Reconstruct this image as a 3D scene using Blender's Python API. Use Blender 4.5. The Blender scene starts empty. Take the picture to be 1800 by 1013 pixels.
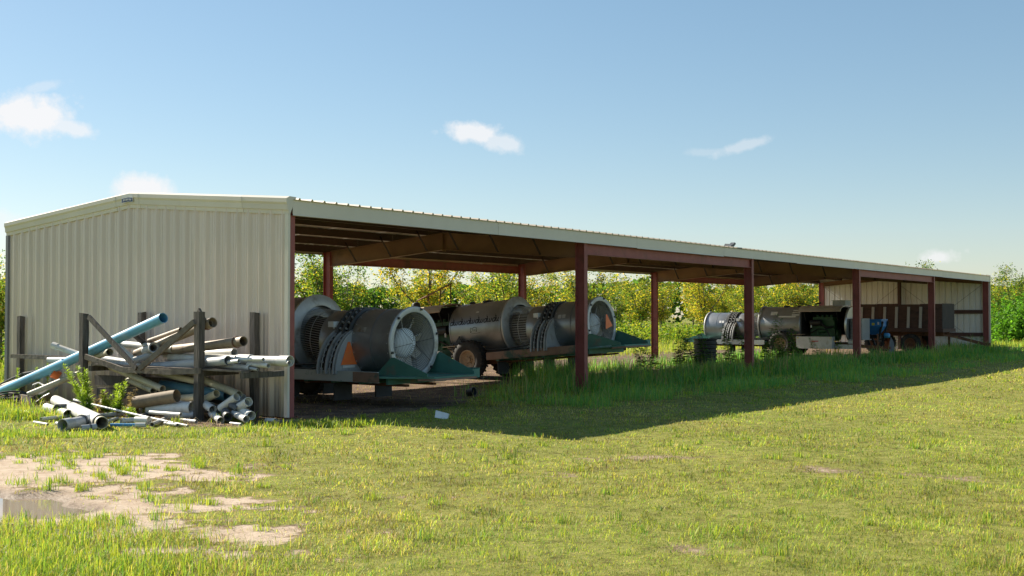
import bpy, bmesh, math, random
import numpy as np
from mathutils import Vector, Matrix

random.seed(7)
RNG = np.random.default_rng(11)
sc = bpy.context.scene
COL = sc.collection
PI = math.pi
R = math.radians

# ------------------------------------------------------------------ camera
CAM_H, FPX, PITCH = 1.84, 1995.3, 0.02446
cam = bpy.data.cameras.new('camera')
cam.sensor_width = 36.0
cam.lens = 36.0 * FPX / 1800.0
cam.clip_end = 3000
cam.clip_start = 0.1
camo = bpy.data.objects.new('camera', cam)
COL.objects.link(camo)
camo.location = (0, 0, CAM_H)
camo.rotation_euler = (PI / 2 + PITCH, 0, 0)
sc.camera = camo

# ------------------------------------------------------------------ shed frame (local x along the shed, y to its back)
THETA = 0.6362
E1 = Vector((math.sin(THETA), math.cos(THETA), 0))
E2 = Vector((-math.cos(THETA), math.sin(THETA), 0))
P0 = Vector((-3.979, 20.328, 0))
ROTZ = PI / 2 - THETA


def S(x, y, z=0.0):
    return P0 + E1 * x + E2 * y + Vector((0, 0, z))


def ray(px, py):
    a, b = (px - 900) / FPX, -(py - 506.5) / FPX
    return Vector((a, math.cos(PITCH) - b * math.sin(PITCH), math.sin(PITCH) + b * math.cos(PITCH)))


def GP(px, py, z=0.0):
    d = ray(px, py)
    t = (z - CAM_H) / d.z
    return Vector((0, 0, CAM_H)) + d * t


def RP(px, py, xl):
    d = ray(px, py)
    o = Vector((0, 0, CAM_H))
    t = (xl - (o - P0).dot(E1)) / d.dot(E1)
    return o + d * t


# ------------------------------------------------------------------ sun + sky
SUN_EL, SUN_TILT = R(33.5), R(2.0)      # tilt: degrees in front of the gable plane
sh = (E2 * math.cos(SUN_TILT) - E1 * math.sin(SUN_TILT))
sdir = Vector((sh.x * math.cos(SUN_EL), sh.y * math.cos(SUN_EL), math.sin(SUN_EL)))
sl = bpy.data.lights.new('sun', 'SUN')
sl.energy = 5.0
sl.angle = R(0.53)
sl.color = (1.0, 0.91, 0.76)
so = bpy.data.objects.new('sun', sl)
COL.objects.link(so)
so.rotation_euler = sdir.to_track_quat('Z', 'Y').to_euler()
so.location = (-20, 20, 30)

world = bpy.data.worlds.new('World')
sc.world = world
world.use_nodes = True
wn, wl = world.node_tree.nodes, world.node_tree.links
wn.clear()
wo = wn.new('ShaderNodeOutputWorld')
bg = wn.new('ShaderNodeBackground')
bg.inputs['Strength'].default_value = 0.063
sky = wn.new('ShaderNodeTexSky')
sky.sky_type = 'NISHITA'
sky.sun_disc = False
sky.sun_elevation = SUN_EL
sky.sun_rotation = math.atan2(sh.x, sh.y)
sky.air_density = 1.0
sky.dust_density = 0.25
sky.ozone_density = 2.2
sky.altitude = 50
tc = wn.new('ShaderNodeTexCoord')


def wmath(op, a, b=None, c=None, clamp=False):
    n = wn.new('ShaderNodeMath')
    n.operation = op
    n.use_clamp = clamp
    for i, v in enumerate((a, b, c)):
        if v is None:
            continue
        if isinstance(v, (int, float)):
            n.inputs[i].default_value = v
        else:
            wl.new(v, n.inputs[i])
    return n.outputs[0]


def wdot(v):
    n = wn.new('ShaderNodeVectorMath')
    n.operation = 'DOT_PRODUCT'
    wl.new(tc.outputs['Generated'], n.inputs[0])
    n.inputs[1].default_value = v
    return n.outputs['Value']


nz = wn.new('ShaderNodeTexNoise')
nz.inputs['Scale'].default_value = 26
nz.inputs['Detail'].default_value = 9
nz.inputs['Roughness'].default_value = 0.62
wl.new(tc.outputs['Generated'], nz.inputs['Vector'])
nz2 = wn.new('ShaderNodeTexNoise')
nz2.inputs['Scale'].default_value = 9
nz2.inputs['Detail'].default_value = 5
wl.new(tc.outputs['Generated'], nz2.inputs['Vector'])
nsum = wmath('ADD', wmath('MULTIPLY', wmath('SUBTRACT', nz.outputs['Fac'], 0.5), 3.2), wmath('MULTIPLY', wmath('SUBTRACT', nz2.outputs['Fac'], 0.5), 1.2))
# px, py, half width px, half height px, opacity, roll
CLOUDS = [(45, 208, 82, 38, .95, 0.0), (118, 224, 56, 17, .7, -0.1), (78, 152, 36, 9, .3, .3),
          (250, 340, 62, 32, .95, 0), (832, 234, 50, 20, .85, -.1), (876, 248, 40, 17, .6, -.25), (1308, 256, 64, 10, .36, .25),
          (1642, 454, 40, 14, .75, .1), (-10, 392, 60, 26, .5, 0), (1240, 268, 50, 8, .18, 0),
          (-420, 120, 160, 60, .8, 0), (2300, 300, 140, 40, .6, .1), (2150, 90, 60, 24, .5, 0)]
total = None
for (cx, cy, hw, hh, op, roll) in CLOUDS:
    c = ray(cx, cy).normalized()
    rt = c.cross(Vector((0, 0, 1))).normalized()
    up = rt.cross(c).normalized()
    rt, up = rt * math.cos(roll) + up * math.sin(roll), up * math.cos(roll) - rt * math.sin(roll)
    dx = wmath('DIVIDE', wdot(rt), hw / FPX)
    dy = wmath('DIVIDE', wdot(up), hh / FPX)
    front = wmath('GREATER_THAN', wdot(c), 0.5)
    e = wmath('SQRT', wmath('ADD', wmath('MULTIPLY', dx, dx), wmath('MULTIPLY', dy, dy)))
    m = wmath('SUBTRACT', wmath('ADD', 1.0, nsum), e)
    m = wmath('MULTIPLY', m, 1.5, clamp=True)
    m = wmath('MULTIPLY', wmath('MULTIPLY', wmath('POWER', m, 1.2), op), front)
    total = m if total is None else wmath('MAXIMUM', total, m)
mx = wn.new('ShaderNodeMix')
mx.data_type = 'RGBA'
wl.new(total, mx.inputs['Factor'])
hs = wn.new('ShaderNodeHueSaturation')
hs.inputs['Saturation'].default_value = 1.22
hs.inputs['Hue'].default_value = 0.493
hs.inputs['Value'].default_value = 1.57
gam = wn.new('ShaderNodeGamma')
gam.inputs['Gamma'].default_value = 0.70
wl.new(sky.outputs[0], gam.inputs['Color'])
wl.new(gam.outputs[0], hs.inputs['Color'])
wl.new(hs.outputs[0], mx.inputs['A'])
mx.inputs['B'].default_value = (7.0, 7.0, 7.1, 1)
wl.new(mx.outputs['Result'], bg.inputs['Color'])
wl.new(bg.outputs[0], wo.inputs['Surface'])

sc.view_settings.view_transform = 'Standard'
sc.view_settings.look = 'None'
sc.view_settings.gamma = 1
sc.view_settings.use_curve_mapping = False
sc.view_settings.exposure = 1.1
sc.cycles.use_denoising = True
sc.cycles.max_bounces = 10
sc.cycles.diffuse_bounces = 8
sc.cycles.transparent_max_bounces = 6

# ------------------------------------------------------------------ materials


def mat(name, c1, c2=None, scale=4.0, rough=0.6, metal=0.0, bump=0.0, bscale=None, stretch=(1, 1, 1), spot=None, spotscale=2.0,
        spotcut=(0.55, 0.7), rand=0.0, rough2=None, spec=0.5, grime_shade=None):
    m = bpy.data.materials.new(name)
    m.use_nodes = True
    nt = m.node_tree
    N, L = nt.nodes, nt.links
    b = N['Principled BSDF']
    b.inputs['Roughness'].default_value = rough
    b.inputs['Metallic'].default_value = metal
    b.inputs['Specular IOR Level'].default_value = spec
    t = N.new('ShaderNodeTexCoord')
    mp = N.new('ShaderNodeMapping')
    mp.inputs['Scale'].default_value = stretch
    oi = N.new('ShaderNodeObjectInfo')
    ad = N.new('ShaderNodeVectorMath')
    ad.operation = 'MULTIPLY_ADD'
    L.new(oi.outputs['Random'], ad.inputs[0])
    ad.inputs[1].default_value = (13.1, 7.7, 5.3)
    L.new(t.outputs['Object'], ad.inputs[2])
    L.new(ad.outputs[0], mp.inputs['Vector'])
    n = N.new('ShaderNodeTexNoise')
    n.inputs['Scale'].default_value = scale
    n.inputs['Detail'].default_value = 6
    n.inputs['Roughness'].default_value = 0.6
    L.new(mp.outputs[0], n.inputs['Vector'])
    ramp = N.new('ShaderNodeValToRGB')
    ramp.color_ramp.elements[0].position = 0.32
    ramp.color_ramp.elements[1].position = 0.68
    ramp.color_ramp.elements[0].color = (*c1, 1)
    ramp.color_ramp.elements[1].color = (*(c2 or c1), 1)
    L.new(n.outputs['Fac'], ramp.inputs['Fac'])
    out = ramp.outputs['Color']
    if spot:
        n2 = N.new('ShaderNodeTexNoise')
        n2.inputs['Scale'].default_value = spotscale
        n2.inputs['Detail'].default_value = 8
        n2.inputs['Roughness'].default_value = 0.65
        L.new(mp.outputs[0], n2.inputs['Vector'])
        r2 = N.new('ShaderNodeMapRange')
        r2.inputs['From Min'].default_value = spotcut[0]
        r2.inputs['From Max'].default_value = spotcut[1]
        L.new(n2.outputs['Fac'], r2.inputs['Value'])
        mixc = N.new('ShaderNodeMix')
        mixc.data_type = 'RGBA'
        L.new(r2.outputs[0], mixc.inputs['Factor'])
        L.new(out, mixc.inputs['A'])
        mixc.inputs['B'].default_value = (*spot, 1)
        out = mixc.outputs['Result']
    if grime_shade:
        # splashed dirt on the lowest metre, deepened to paint shade under the shelf
        sx = N.new('ShaderNodeSeparateXYZ')
        L.new(t.outputs['Object'], sx.inputs[0])
        gz = N.new('ShaderNodeMapRange')
        gz.inputs['From Min'].default_value = 0.15
        gz.inputs['From Max'].default_value = 1.25
        gz.inputs['To Min'].default_value = 0.30
        gz.inputs['To Max'].default_value = -0.30
        L.new(sx.outputs['Z'], gz.inputs['Value'])
        gn_ = N.new('ShaderNodeTexNoise')
        gn_.inputs['Scale'].default_value = 4.0
        gn_.inputs['Detail'].default_value = 8
        L.new(mp.outputs[0], gn_.inputs['Vector'])
        ga = N.new('ShaderNodeMath')
        ga.operation = 'ADD'
        L.new(gz.outputs[0], ga.inputs[0])
        L.new(gn_.outputs['Fac'], ga.inputs[1])
        gr = N.new('ShaderNodeMapRange')
        gr.inputs['From Min'].default_value = 0.34
        gr.inputs['From Max'].default_value = 1.0
        gr.inputs['To Max'].default_value = 0.95
        L.new(ga.outputs[0], gr.inputs['Value'])
        gm_ = N.new('ShaderNodeMix')
        gm_.data_type = 'RGBA'
        L.new(gr.outputs[0], gm_.inputs['Factor'])
        L.new(out, gm_.inputs['A'])
        gm_.inputs['B'].default_value = (*grime_shade, 1)
        out = gm_.outputs['Result']
    if rand:
        hv = N.new('ShaderNodeHueSaturation')
        mr = N.new('ShaderNodeMapRange')
        mr.inputs['To Min'].default_value = 1 - rand
        mr.inputs['To Max'].default_value = 1 + rand
        L.new(oi.outputs['Random'], mr.inputs['Value'])
        L.new(mr.outputs[0], hv.inputs['Value'])
        L.new(out, hv.inputs['Color'])
        out = hv.outputs[0]
    L.new(out, b.inputs['Base Color'])
    if rough2 is not None:
        rr = N.new('ShaderNodeMapRange')
        rr.inputs['To Min'].default_value = rough
        rr.inputs['To Max'].default_value = rough2
        L.new(n.outputs['Fac'], rr.inputs['Value'])
        L.new(rr.outputs[0], b.inputs['Roughness'])
    if bump:
        nb = N.new('ShaderNodeTexNoise')
        nb.inputs['Scale'].default_value = bscale or scale * 3
        nb.inputs['Detail'].default_value = 5
        L.new(mp.outputs[0], nb.inputs['Vector'])
        bp = N.new('ShaderNodeBump')
        bp.inputs['Strength'].default_value = bump
        bp.inputs['Distance'].default_value = 0.02
        L.new(nb.outputs['Fac'], bp.inputs['Height'])
        L.new(bp.outputs[0], b.inputs['Normal'])
    return m


def leafmat(name, trans=0.45, rough=0.6, hue_rand=0.0, tint=(1, 1, 1)):
    m = bpy.data.materials.new(name)
    m.use_nodes = True
    N, L = m.node_tree.nodes, m.node_tree.links
    b = N['Principled BSDF']
    b.inputs['Roughness'].default_value = rough
    b.inputs['Specular IOR Level'].default_value = 0.25
    at = N.new('ShaderNodeAttribute')
    at.attribute_name = 'Col'
    out = at.outputs['Color']
    oi = N.new('ShaderNodeObjectInfo')
    hv = N.new('ShaderNodeHueSaturation')
    mr = N.new('ShaderNodeMapRange')
    mr.inputs['To Min'].default_value = 0.5 - hue_rand
    mr.inputs['To Max'].default_value = 0.5 + hue_rand
    L.new(oi.outputs['Random'], mr.inputs['Value'])
    L.new(mr.outputs[0], hv.inputs['Hue'])
    L.new(out, hv.inputs['Color'])
    out = hv.outputs[0]
    L.new(out, b.inputs['Base Color'])
    tr = N.new('ShaderNodeBsdfTranslucent')
    g = N.new('ShaderNodeMix')
    g.data_type = 'RGBA'
    g.blend_type = 'MULTIPLY'
    g.inputs['Factor'].default_value = 1
    L.new(out, g.inputs['A'])
    g.inputs['B'].default_value = (1.9 * tint[0], 1.9 * tint[1], 1.2 * tint[2], 1)
    L.new(g.outputs['Result'], tr.inputs['Color'])
    ms = N.new('ShaderNodeMixShader')
    ms.inputs[0].default_value = trans
    L.new(b.outputs[0], ms.inputs[1])
    L.new(tr.outputs[0], ms.inputs[2])
    L.new(ms.outputs[0], N['Material Output'].inputs['Surface'])
    return m


M = {}
M['beige'] = mat('beige_sheet', (0.60, 0.50, 0.42), (0.66, 0.555, 0.465), 2.0, 0.30, 0, 0.04, bscale=1.2, stretch=(1, 1, .12), rand=0.03, spot=(.50, .42, .31), spotscale=3.2, spotcut=(.56, .78), grime_shade=(.15, .12, .065), spec=1.0)
M['trim'] = mat('beige_trim', (0.62, 0.57, 0.48), (0.68, 0.63, 0.54), 1.2, 0.4, rand=0.04)
M['shadetrim'] = mat('shaded_trim', (0.16, 0.17, 0.18), (0.2, 0.2, 0.21), 1.2, 0.5)  # back corner trim, with shade put into its colour
M['roof'] = mat('roof_sheet', (0.34, 0.29, 0.22), (0.42, 0.36, 0.28), 1.5, 0.5, 0.0, spot=(0.28, .18, .1), spotscale=1.2, rand=0.05)
M['inwall'] = mat('inner_sheet', (0.68, 0.68, 0.65), (0.77, 0.77, 0.74), 2.0, 0.5, stretch=(1, 1, .3), spot=(.35, .28, .18), spotscale=.8, spotcut=(.6, .8), rand=.04)
M['red'] = mat('red_oxide', (0.24, 0.062, 0.055), (0.31, 0.088, 0.075), 3.0, 0.55, bump=.05, spot=(.14, .055, .038), spotscale=1.6, rand=.06)
M['redbrown'] = mat('red_oxide_rusty', (0.17, 0.085, 0.055), (0.26, 0.145, 0.085), 1.3, 0.6, bump=.05, spot=(.10, .065, .045), spotscale=.9, stretch=(1, .6, 1), rand=.1)
M['purlin'] = mat('purlin_paint', (0.06, 0.03, 0.026), (0.10, 0.045, 0.034), 1.2, 0.6, rand=.1)
M['brace'] = mat('dark_brace', (0.022, 0.014, 0.012), (0.035, 0.02, 0.016), 2, .7)
M['screw'] = mat('screw_metal', (0.10, 0.095, 0.08), None, 3, .5, .5)
M['concrete'] = mat('concrete', (0.3, 0.28, 0.25), (0.42, 0.4, 0.36), 6, .9, bump=.3)
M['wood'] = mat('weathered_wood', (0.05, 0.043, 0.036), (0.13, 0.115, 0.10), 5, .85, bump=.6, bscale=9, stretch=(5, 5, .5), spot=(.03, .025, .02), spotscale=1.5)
M['plank'] = mat('weathered_plank', (0.11, 0.085, 0.066), (0.22, 0.185, 0.15), 5, .85, bump=.5, bscale=8, spot=(.05, .05, .035), spotscale=3)
M['plywood'] = mat('plywood', (0.075, 0.038, 0.028), (0.115, 0.060, 0.044), 3, .8, bump=.2, stretch=(1, 1, 4), spot=(.035, .024, .02), spotscale=1)
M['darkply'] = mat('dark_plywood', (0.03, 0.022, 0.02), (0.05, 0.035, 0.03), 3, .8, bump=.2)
M['batten'] = mat('batten_wood', (0.42, 0.385, 0.35), (0.52, 0.48, 0.44), 6, .85, stretch=(4, 4, .5))
M['pvc'] = mat('white_pvc', (0.55, 0.54, 0.50), (0.68, 0.68, 0.66), 3, .45, spot=(.30, .26, .19), spotscale=2.6, spotcut=(.50, .76), rand=.12, bump=.05)
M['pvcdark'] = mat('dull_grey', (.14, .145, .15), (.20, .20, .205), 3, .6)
M['pvcgrey'] = mat('grey_pvc', (0.36, 0.38, 0.40), (0.48, 0.49, 0.49), 3, .5, spot=(.28, .25, .2), spotscale=2.2, rand=.1)
M['cream'] = mat('cream_pvc', (0.44, 0.40, 0.28), (0.56, 0.52, 0.38), 3, .55, spot=(.26, .22, .14), spotscale=2.0, rand=.08)
M['blue'] = mat('blue_pvc', (0.08, 0.31, 0.50), (0.12, 0.37, 0.56), 2, .4, spot=(.30, .42, .46), spotscale=1.4, spotcut=(.55, .8))
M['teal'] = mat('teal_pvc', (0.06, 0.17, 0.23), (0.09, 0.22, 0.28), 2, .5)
M['tan'] = mat('tan_metal_pipe', (0.22, 0.165, 0.115), (0.33, 0.26, 0.19), 4, .6, bump=.1, spot=(.12, .075, .05), spotscale=3, rand=.1)
M['brownpipe'] = mat('brown_dirty_pipe', (0.14, 0.10, 0.065), (0.34, 0.26, 0.17), 3, .75, bump=.25, spot=(.06, .045, .03), spotscale=3)
M['blackp'] = mat('black_plastic', (0.012, 0.013, 0.015), (0.03, 0.031, 0.034), 5, .5)
M['darkgrey'] = mat('dark_grey_plastic', (0.06, 0.065, 0.07), (0.10, 0.105, 0.11), 5, .55)
M['orange'] = mat('orange_plastic', (0.65, 0.13, 0.02), (0.6, 0.16, 0.03), 5, .45)
M['steel'] = mat('stainless_sheet', (0.235, 0.255, 0.275), (0.33, 0.345, 0.36), 1.0, .30, .62, bump=.03, bscale=3, spot=(.215, .215, .205), spotscale=1.1, spotcut=(.5, .8), rough2=.45)
M['steelbright'] = mat('bright_steel', (0.42, 0.42, 0.41), (0.55, 0.55, 0.53), 1.0, .34, .7, spot=(.3, .27, .22), spotscale=1.5)
M['galv'] = mat('galvanised', (0.46, 0.47, 0.47), (0.58, 0.59, 0.59), 4, .5, .45, spot=(.24, .21, .17), spotscale=2)
M['greypaint'] = mat('grey_paint', (0.36, 0.38, 0.39), (0.46, 0.47, 0.48), 3, .55, .1, spot=(.18, .15, .11), spotscale=2)
M['fanpaint'] = mat('fan_paint', (0.52, 0.50, 0.46), (0.62, 0.60, 0.56), 3, .5, .1, spot=(.34, .29, .22), spotscale=2.5)
M['radgrey'] = mat('radiator_grey', (.22, .23, .24), (.29, .30, .31), 3, .5)
M['hub'] = mat('pale_blue_hub', (0.78, 0.82, 0.84), (0.83, 0.86, 0.88), 2, .4)
M['greend'] = mat('green_deck_paint', (0.055, 0.17, 0.135), (0.075, 0.215, 0.17), 3, .5, .1, spot=(.16, .14, .115), spotscale=2.2, spotcut=(.55, .68))
M['rail'] = mat('worn_green_rail', (0.42, 0.49, 0.48), (0.50, 0.55, 0.53), 1.6, .55, .2, spot=(.06, .19, .14), spotscale=1.6, spotcut=(.6, .66))
M['railrust'] = mat('rusty_rail', (0.22, 0.13, 0.09), (0.32, 0.21, 0.15), 2.2, .75, .1, spot=(.045, .09, .07), spotscale=1.6, spotcut=(.56, .64))
M['rust'] = mat('rust', (0.13, 0.055, 0.028), (0.21, 0.095, 0.045), 5, .8, bump=.2, spot=(.06, .035, .025), spotscale=3)
M['tyre'] = mat('tyre_rubber', (0.018, 0.017, 0.017), (0.042, 0.038, 0.034), 6, .8, bump=.15)
M['rimtan'] = mat('tan_rim', (0.32, 0.22, 0.13), (0.42, 0.31, 0.2), 5, .6, spot=(.16, .09, .05), spotscale=4)
M['rubber'] = mat('rubber_flap', (0.03, 0.034, 0.037), (0.055, 0.06, 0.064), 4, .7)
M['black'] = mat('black_paint', (0.01, 0.01, 0.011), (0.02, 0.02, 0.021), 5, .5)
M['ink'] = mat('black_ink', (0.008, 0.009, 0.012), None, 5, .6)
M['engine'] = mat('engine_green', (0.012, 0.06, 0.02), (0.025, 0.11, 0.035), 4, .5, spot=(.02, .02, .018), spotscale=4)
M['tanpaint'] = mat('tan_paint', (0.36, 0.28, 0.19), (0.45, 0.36, 0.26), 3, .6, spot=(.24, .15, .09), spotscale=3)
M['smv'] = mat('smv_orange', (1.0, 0.20, 0.05), (1.0, 0.25, 0.07), 8, .5, spot=(.75, .3, .2), spotscale=9, spotcut=(.62, .75))
M['smvred'] = mat('smv_red_border', (0.38, 0.03, 0.03), None, 8, .45)
M['white'] = mat('white_label', (0.62, 0.62, 0.60), (0.72, 0.72, 0.7), 9, .6)
M['navy'] = mat('navy_print', (0.05, 0.075, 0.16), (0.08, 0.11, 0.22), 30, .6)
M['redlabel'] = mat('red_label', (0.45, 0.03, 0.05), None, 9, .6)
M['yellow'] = mat('yellow_label', (0.6, 0.5, 0.05), None, 9, .6)
M['yellowpaint'] = mat('yellow_paint', (0.45, 0.33, 0.04), (0.5, 0.38, 0.07), 9, .6)
M['bluepaint'] = mat('blue_paint', (0.03, 0.17, 0.46), (0.04, 0.23, 0.55), 3, .45)
M['bluelight'] = mat('light_blue_plastic', (0.07, 0.29, 0.56), (0.09, 0.33, 0.6), 3, .45)
M['wire'] = mat('guard_wire', (0.045, 0.042, 0.04), (0.10, 0.075, 0.05), 9, .55, .5)
M['bark'] = mat('bark', (0.07, 0.055, 0.04), (0.17, 0.145, 0.11), 7, .9, bump=.6, stretch=(2, 2, .6))
M['leaf'] = leafmat('tree_leaf', .6, hue_rand=.012)
M['weedleaf'] = leafmat('weed_leaf', .45)
M['grass'] = leafmat('grass_blade', .38, rough=.55)
M['tallgrass'] = leafmat('tall_grass_blade', .42, rough=.5, tint=(.9, 1.15, 1))
M['dry'] = mat('dry_stalk', (0.30, 0.22, 0.12), (0.42, 0.32, 0.19), 9, .85)

# the sheets carry a pale coat on their under face
nt_ = M['roof'].node_tree
pb_ = nt_.nodes['Principled BSDF']
src_ = pb_.inputs['Base Color'].links[0].from_socket
ge_ = nt_.nodes.new('ShaderNodeNewGeometry')
mx_ = nt_.nodes.new('ShaderNodeMix')
mx_.data_type = 'RGBA'
nt_.links.new(ge_.outputs['Backfacing'], mx_.inputs['Factor'])
nt_.links.new(src_, mx_.inputs['A'])
mx_.inputs['B'].default_value = (.78, .76, .70, 1)
nt_.links.new(mx_.outputs['Result'], pb_.inputs['Base Color'])

# ------------------------------------------------------------------ mesh helpers


def link_mesh(name, me, material, parent=None, smooth=False, loc=None, rot=None):
    if material is not None and not me.materials:
        me.materials.append(material)
    if smooth:
        me.polygons.foreach_set('use_smooth', [True] * len(me.polygons))
    o = bpy.data.objects.new(name, me)
    COL.objects.link(o)
    if parent is not None:
        o.parent = parent
    if loc is not None:
        o.location = loc
    if rot is not None:
        o.rotation_euler = rot
    return o


class MB:
    def __init__(self):
        self.v, self.f, self.s = [], [], []

    def add(self, vs, fs, smooth=False):
        k = len(self.v)
        self.v += [tuple(p) for p in vs]
        self.f += [tuple(i + k for i in f) for f in fs]
        self.s += [smooth] * len(fs)
        return self

    def box(self, lo, hi):
        x0, y0, z0 = lo
        x1, y1, z1 = hi
        return self.add([(x0, y0, z0), (x1, y0, z0), (x1, y1, z0), (x0, y1, z0), (x0, y0, z1), (x1, y0, z1), (x1, y1, z1), (x0, y1, z1)],
                        [(0, 3, 2, 1), (4, 5, 6, 7), (0, 1, 5, 4), (1, 2, 6, 5), (2, 3, 7, 6), (3, 0, 4, 7)])

    def bar(self, a, b, w, h, up=(0, 0, 1), wob=0.0):
        a, b, up = Vector(a), Vector(b), Vector(up)
        d = (b - a).normalized()
        s = d.cross(up)
        if s.length < 1e-4:
            s = d.cross(Vector((1, 0, 0)))
        s.normalize()
        u = s.cross(d).normalized()
        vs = []
        for p in (a, b):
            for (i, j) in ((-1, -1), (1, -1), (1, 1), (-1, 1)):
                vs.append(p + s * (i * w / 2) + u * (j * h / 2))
        return self.add(vs, [(3, 2, 1, 0), (4, 5, 6, 7), (0, 1, 5, 4), (1, 2, 6, 5), (2, 3, 7, 6), (3, 0, 4, 7)])

    def tube(self, pts, r, seg=8, caps=True, smooth=True):
        pts = [Vector(p) for p in pts]
        n = len(pts)
        rs = r if isinstance(r, (list, tuple)) else [r] * n
        vs, fs = [], []
        u = None
        for i, p in enumerate(pts):
            d = (pts[min(i + 1, n - 1)] - pts[max(i - 1, 0)]).normalized()
            if u is None:
                u = d.cross(Vector((0, 0, 1)))
                if u.length < 1e-3:
                    u = d.cross(Vector((1, 0, 0)))
            u = (u - d * u.dot(d)).normalized()
            w = d.cross(u)
            for k in range(seg):
                a = 2 * PI * k / seg
                vs.append(p + (u * math.cos(a) + w * math.sin(a)) * rs[i])
        for i in range(n - 1):
            for k in range(seg):
                k2 = (k + 1) % seg
                fs.append((i * seg + k, i * seg + k2, (i + 1) * seg + k2, (i + 1) * seg + k))
        self.add(vs, fs, smooth)
        if caps:
            self.add(vs[:seg], [tuple(range(seg))[::-1]])
            self.add(vs[-seg:], [tuple(range(seg))])
        return self

    def pipe(self, a, b, r, t=None, seg=16, sag=0.0, flare=None, taper=1.0):
        """hollow pipe from a to b; flare=(end 0/1, length, factor)"""
        a, b = Vector(a), Vector(b)
        t = t or max(.004, r * .1)
        n = 5
        prof = []
        for i in range(n + 1):
            s = i / n
            prof.append((s, r * (1 + (taper - 1) * s)))
        L = (b - a).length
        if flare:
            for (end, ln, k) in flare:
                f = ln / L
                if end == 1:
                    prof = [q for q in prof if q[0] < 1 - f] + [(1 - f, r), (1 - f + .004 / L, r * k), (1, r * k)]
                else:
                    prof = [(0, r * k), (f - .004 / L, r * k), (f, r)] + [q for q in prof if q[0] > f]
        outer = prof
        inner = [(s, q - t) for (s, q) in prof][::-1]
        loop = outer + inner
        d = (b - a).normalized()
        u = d.cross(Vector((0, 0, 1)))
        if u.length < 1e-3:
            u = Vector((1, 0, 0))
        u.normalize()
        w = d.cross(u)
        vs, fs = [], []
        m = len(loop)
        for (s, q) in loop:
            c = a + (b - a) * s - Vector((0, 0, sag * 4 * s * (1 - s)))
            for k in range(seg):
                an = 2 * PI * k / seg
                vs.append(c + (u * math.cos(an) + w * math.sin(an)) * q)
        for i in range(m):
            j = (i + 1) % m
            for k in range(seg):
                k2 = (k + 1) % seg
                fs.append((i * seg + k, i * seg + k2, j * seg + k2, j * seg + k))
        return self.add(vs, fs, True)

    def ring(self, c, d, r0, r1, h, seg=28):
        """flat ring / collar about axis d at c, radii r0..r1, thickness h along d"""
        c, d = Vector(c), Vector(d).normalized()
        u = d.cross(Vector((0, 0, 1)))
        if u.length < 1e-3:
            u = Vector((1, 0, 0))
        u.normalize()
        w = d.cross(u)
        vs, fs = [], []
        for (q, s) in ((r0, 0), (r1, 0), (r1, h), (r0, h)):
            for k in range(seg):
                a = 2 * PI * k / seg
                vs.append(c + d * s + (u * math.cos(a) + w * math.sin(a)) * q)
        for i in range(4):
            j = (i + 1) % 4
            for k in range(seg):
                k2 = (k + 1) % seg
                fs.append((i * seg + k, i * seg + k2, j * seg + k2, j * seg + k))
        return self.add(vs, fs, False)

    def lathe(self, prof, c, d, seg=32, a0=0.0, a1=2 * PI, ref=(0, 0, 1)):
        """prof: list of (along, radius) about axis d from c; angle measured from ref"""
        c, d = Vector(c), Vector(d).normalized()
        w = Vector(ref) if abs(d.dot(Vector(ref).normalized())) < .98 else Vector((1, 0, 0))
        w = (w - d * w.dot(d)).normalized()
        u = d.cross(w)
        full = abs(a1 - a0 - 2 * PI) < 1e-6
        n = seg if full else seg + 1
        vs, fs = [], []
        for (s, q) in prof:
            for k in range(n):
                a = a0 + (a1 - a0) * k / seg
                vs.append(c + d * s + (w * math.cos(a) + u * math.sin(a)) * q)
        for i in range(len(prof) - 1):
            for k in range(seg):
                k2 = (k + 1) % n
                fs.append((i * n + k, i * n + k2, (i + 1) * n + k2, (i + 1) * n + k))
        return self.add(vs, fs, True)

    def prism(self, poly, off):
        """closed polygon (3d points) pushed along off"""
        p = [Vector(q) for q in poly]
        o = Vector(off)
        n = len(p)
        return self.add(p + [q + o for q in p], [tuple(range(n))[::-1], tuple(range(n, 2 * n))] + [(i, (i + 1) % n, n + (i + 1) % n, n + i) for i in range(n)])

    def mesh(self, name='mesh', origin=None):
        vs = self.v
        if origin is not None:
            ox, oy, oz = origin
            vs = [(x - ox, y - oy, z - oz) for (x, y, z) in vs]
        me = bpy.data.meshes.new(name)
        me.from_pydata(vs, [], self.f)
        me.polygons.foreach_set('use_smooth', self.s)
        bm = bmesh.new()
        bm.from_mesh(me)
        bmesh.ops.recalc_face_normals(bm, faces=bm.faces)
        bm.to_mesh(me)
        bm.free()
        me.update()
        if any(self.s):
            try:
                me.set_sharp_from_angle(angle=R(40))
            except Exception:
                pass
        return me

    def build(self, name, material, parent=None, origin=None, **k):
        me = self.mesh(name, origin)
        k.setdefault('loc', origin)
        return link_mesh(name, me, material, parent, **k)


def tag(o, label=None, cat=None, group=None, kind=None):
    if label:
        o['label'] = label
    if cat:
        o['category'] = cat
    if group:
        o['group'] = group
    if kind:
        o['kind'] = kind
    return o


def empty(name, loc, rz=0.0, rx=0.0, ry=0.0):
    o = bpy.data.objects.new(name, None)
    o.empty_display_size = 0.2
    COL.objects.link(o)
    o.location = loc
    o.rotation_euler = (rx, ry, rz)
    return o


def copy_tree(o, parent=None):
    c = o.copy()
    COL.objects.link(c)
    if parent is not None:
        c.parent = parent
    for ch in list(o.children):
        copy_tree(ch, c)
    return c


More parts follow.
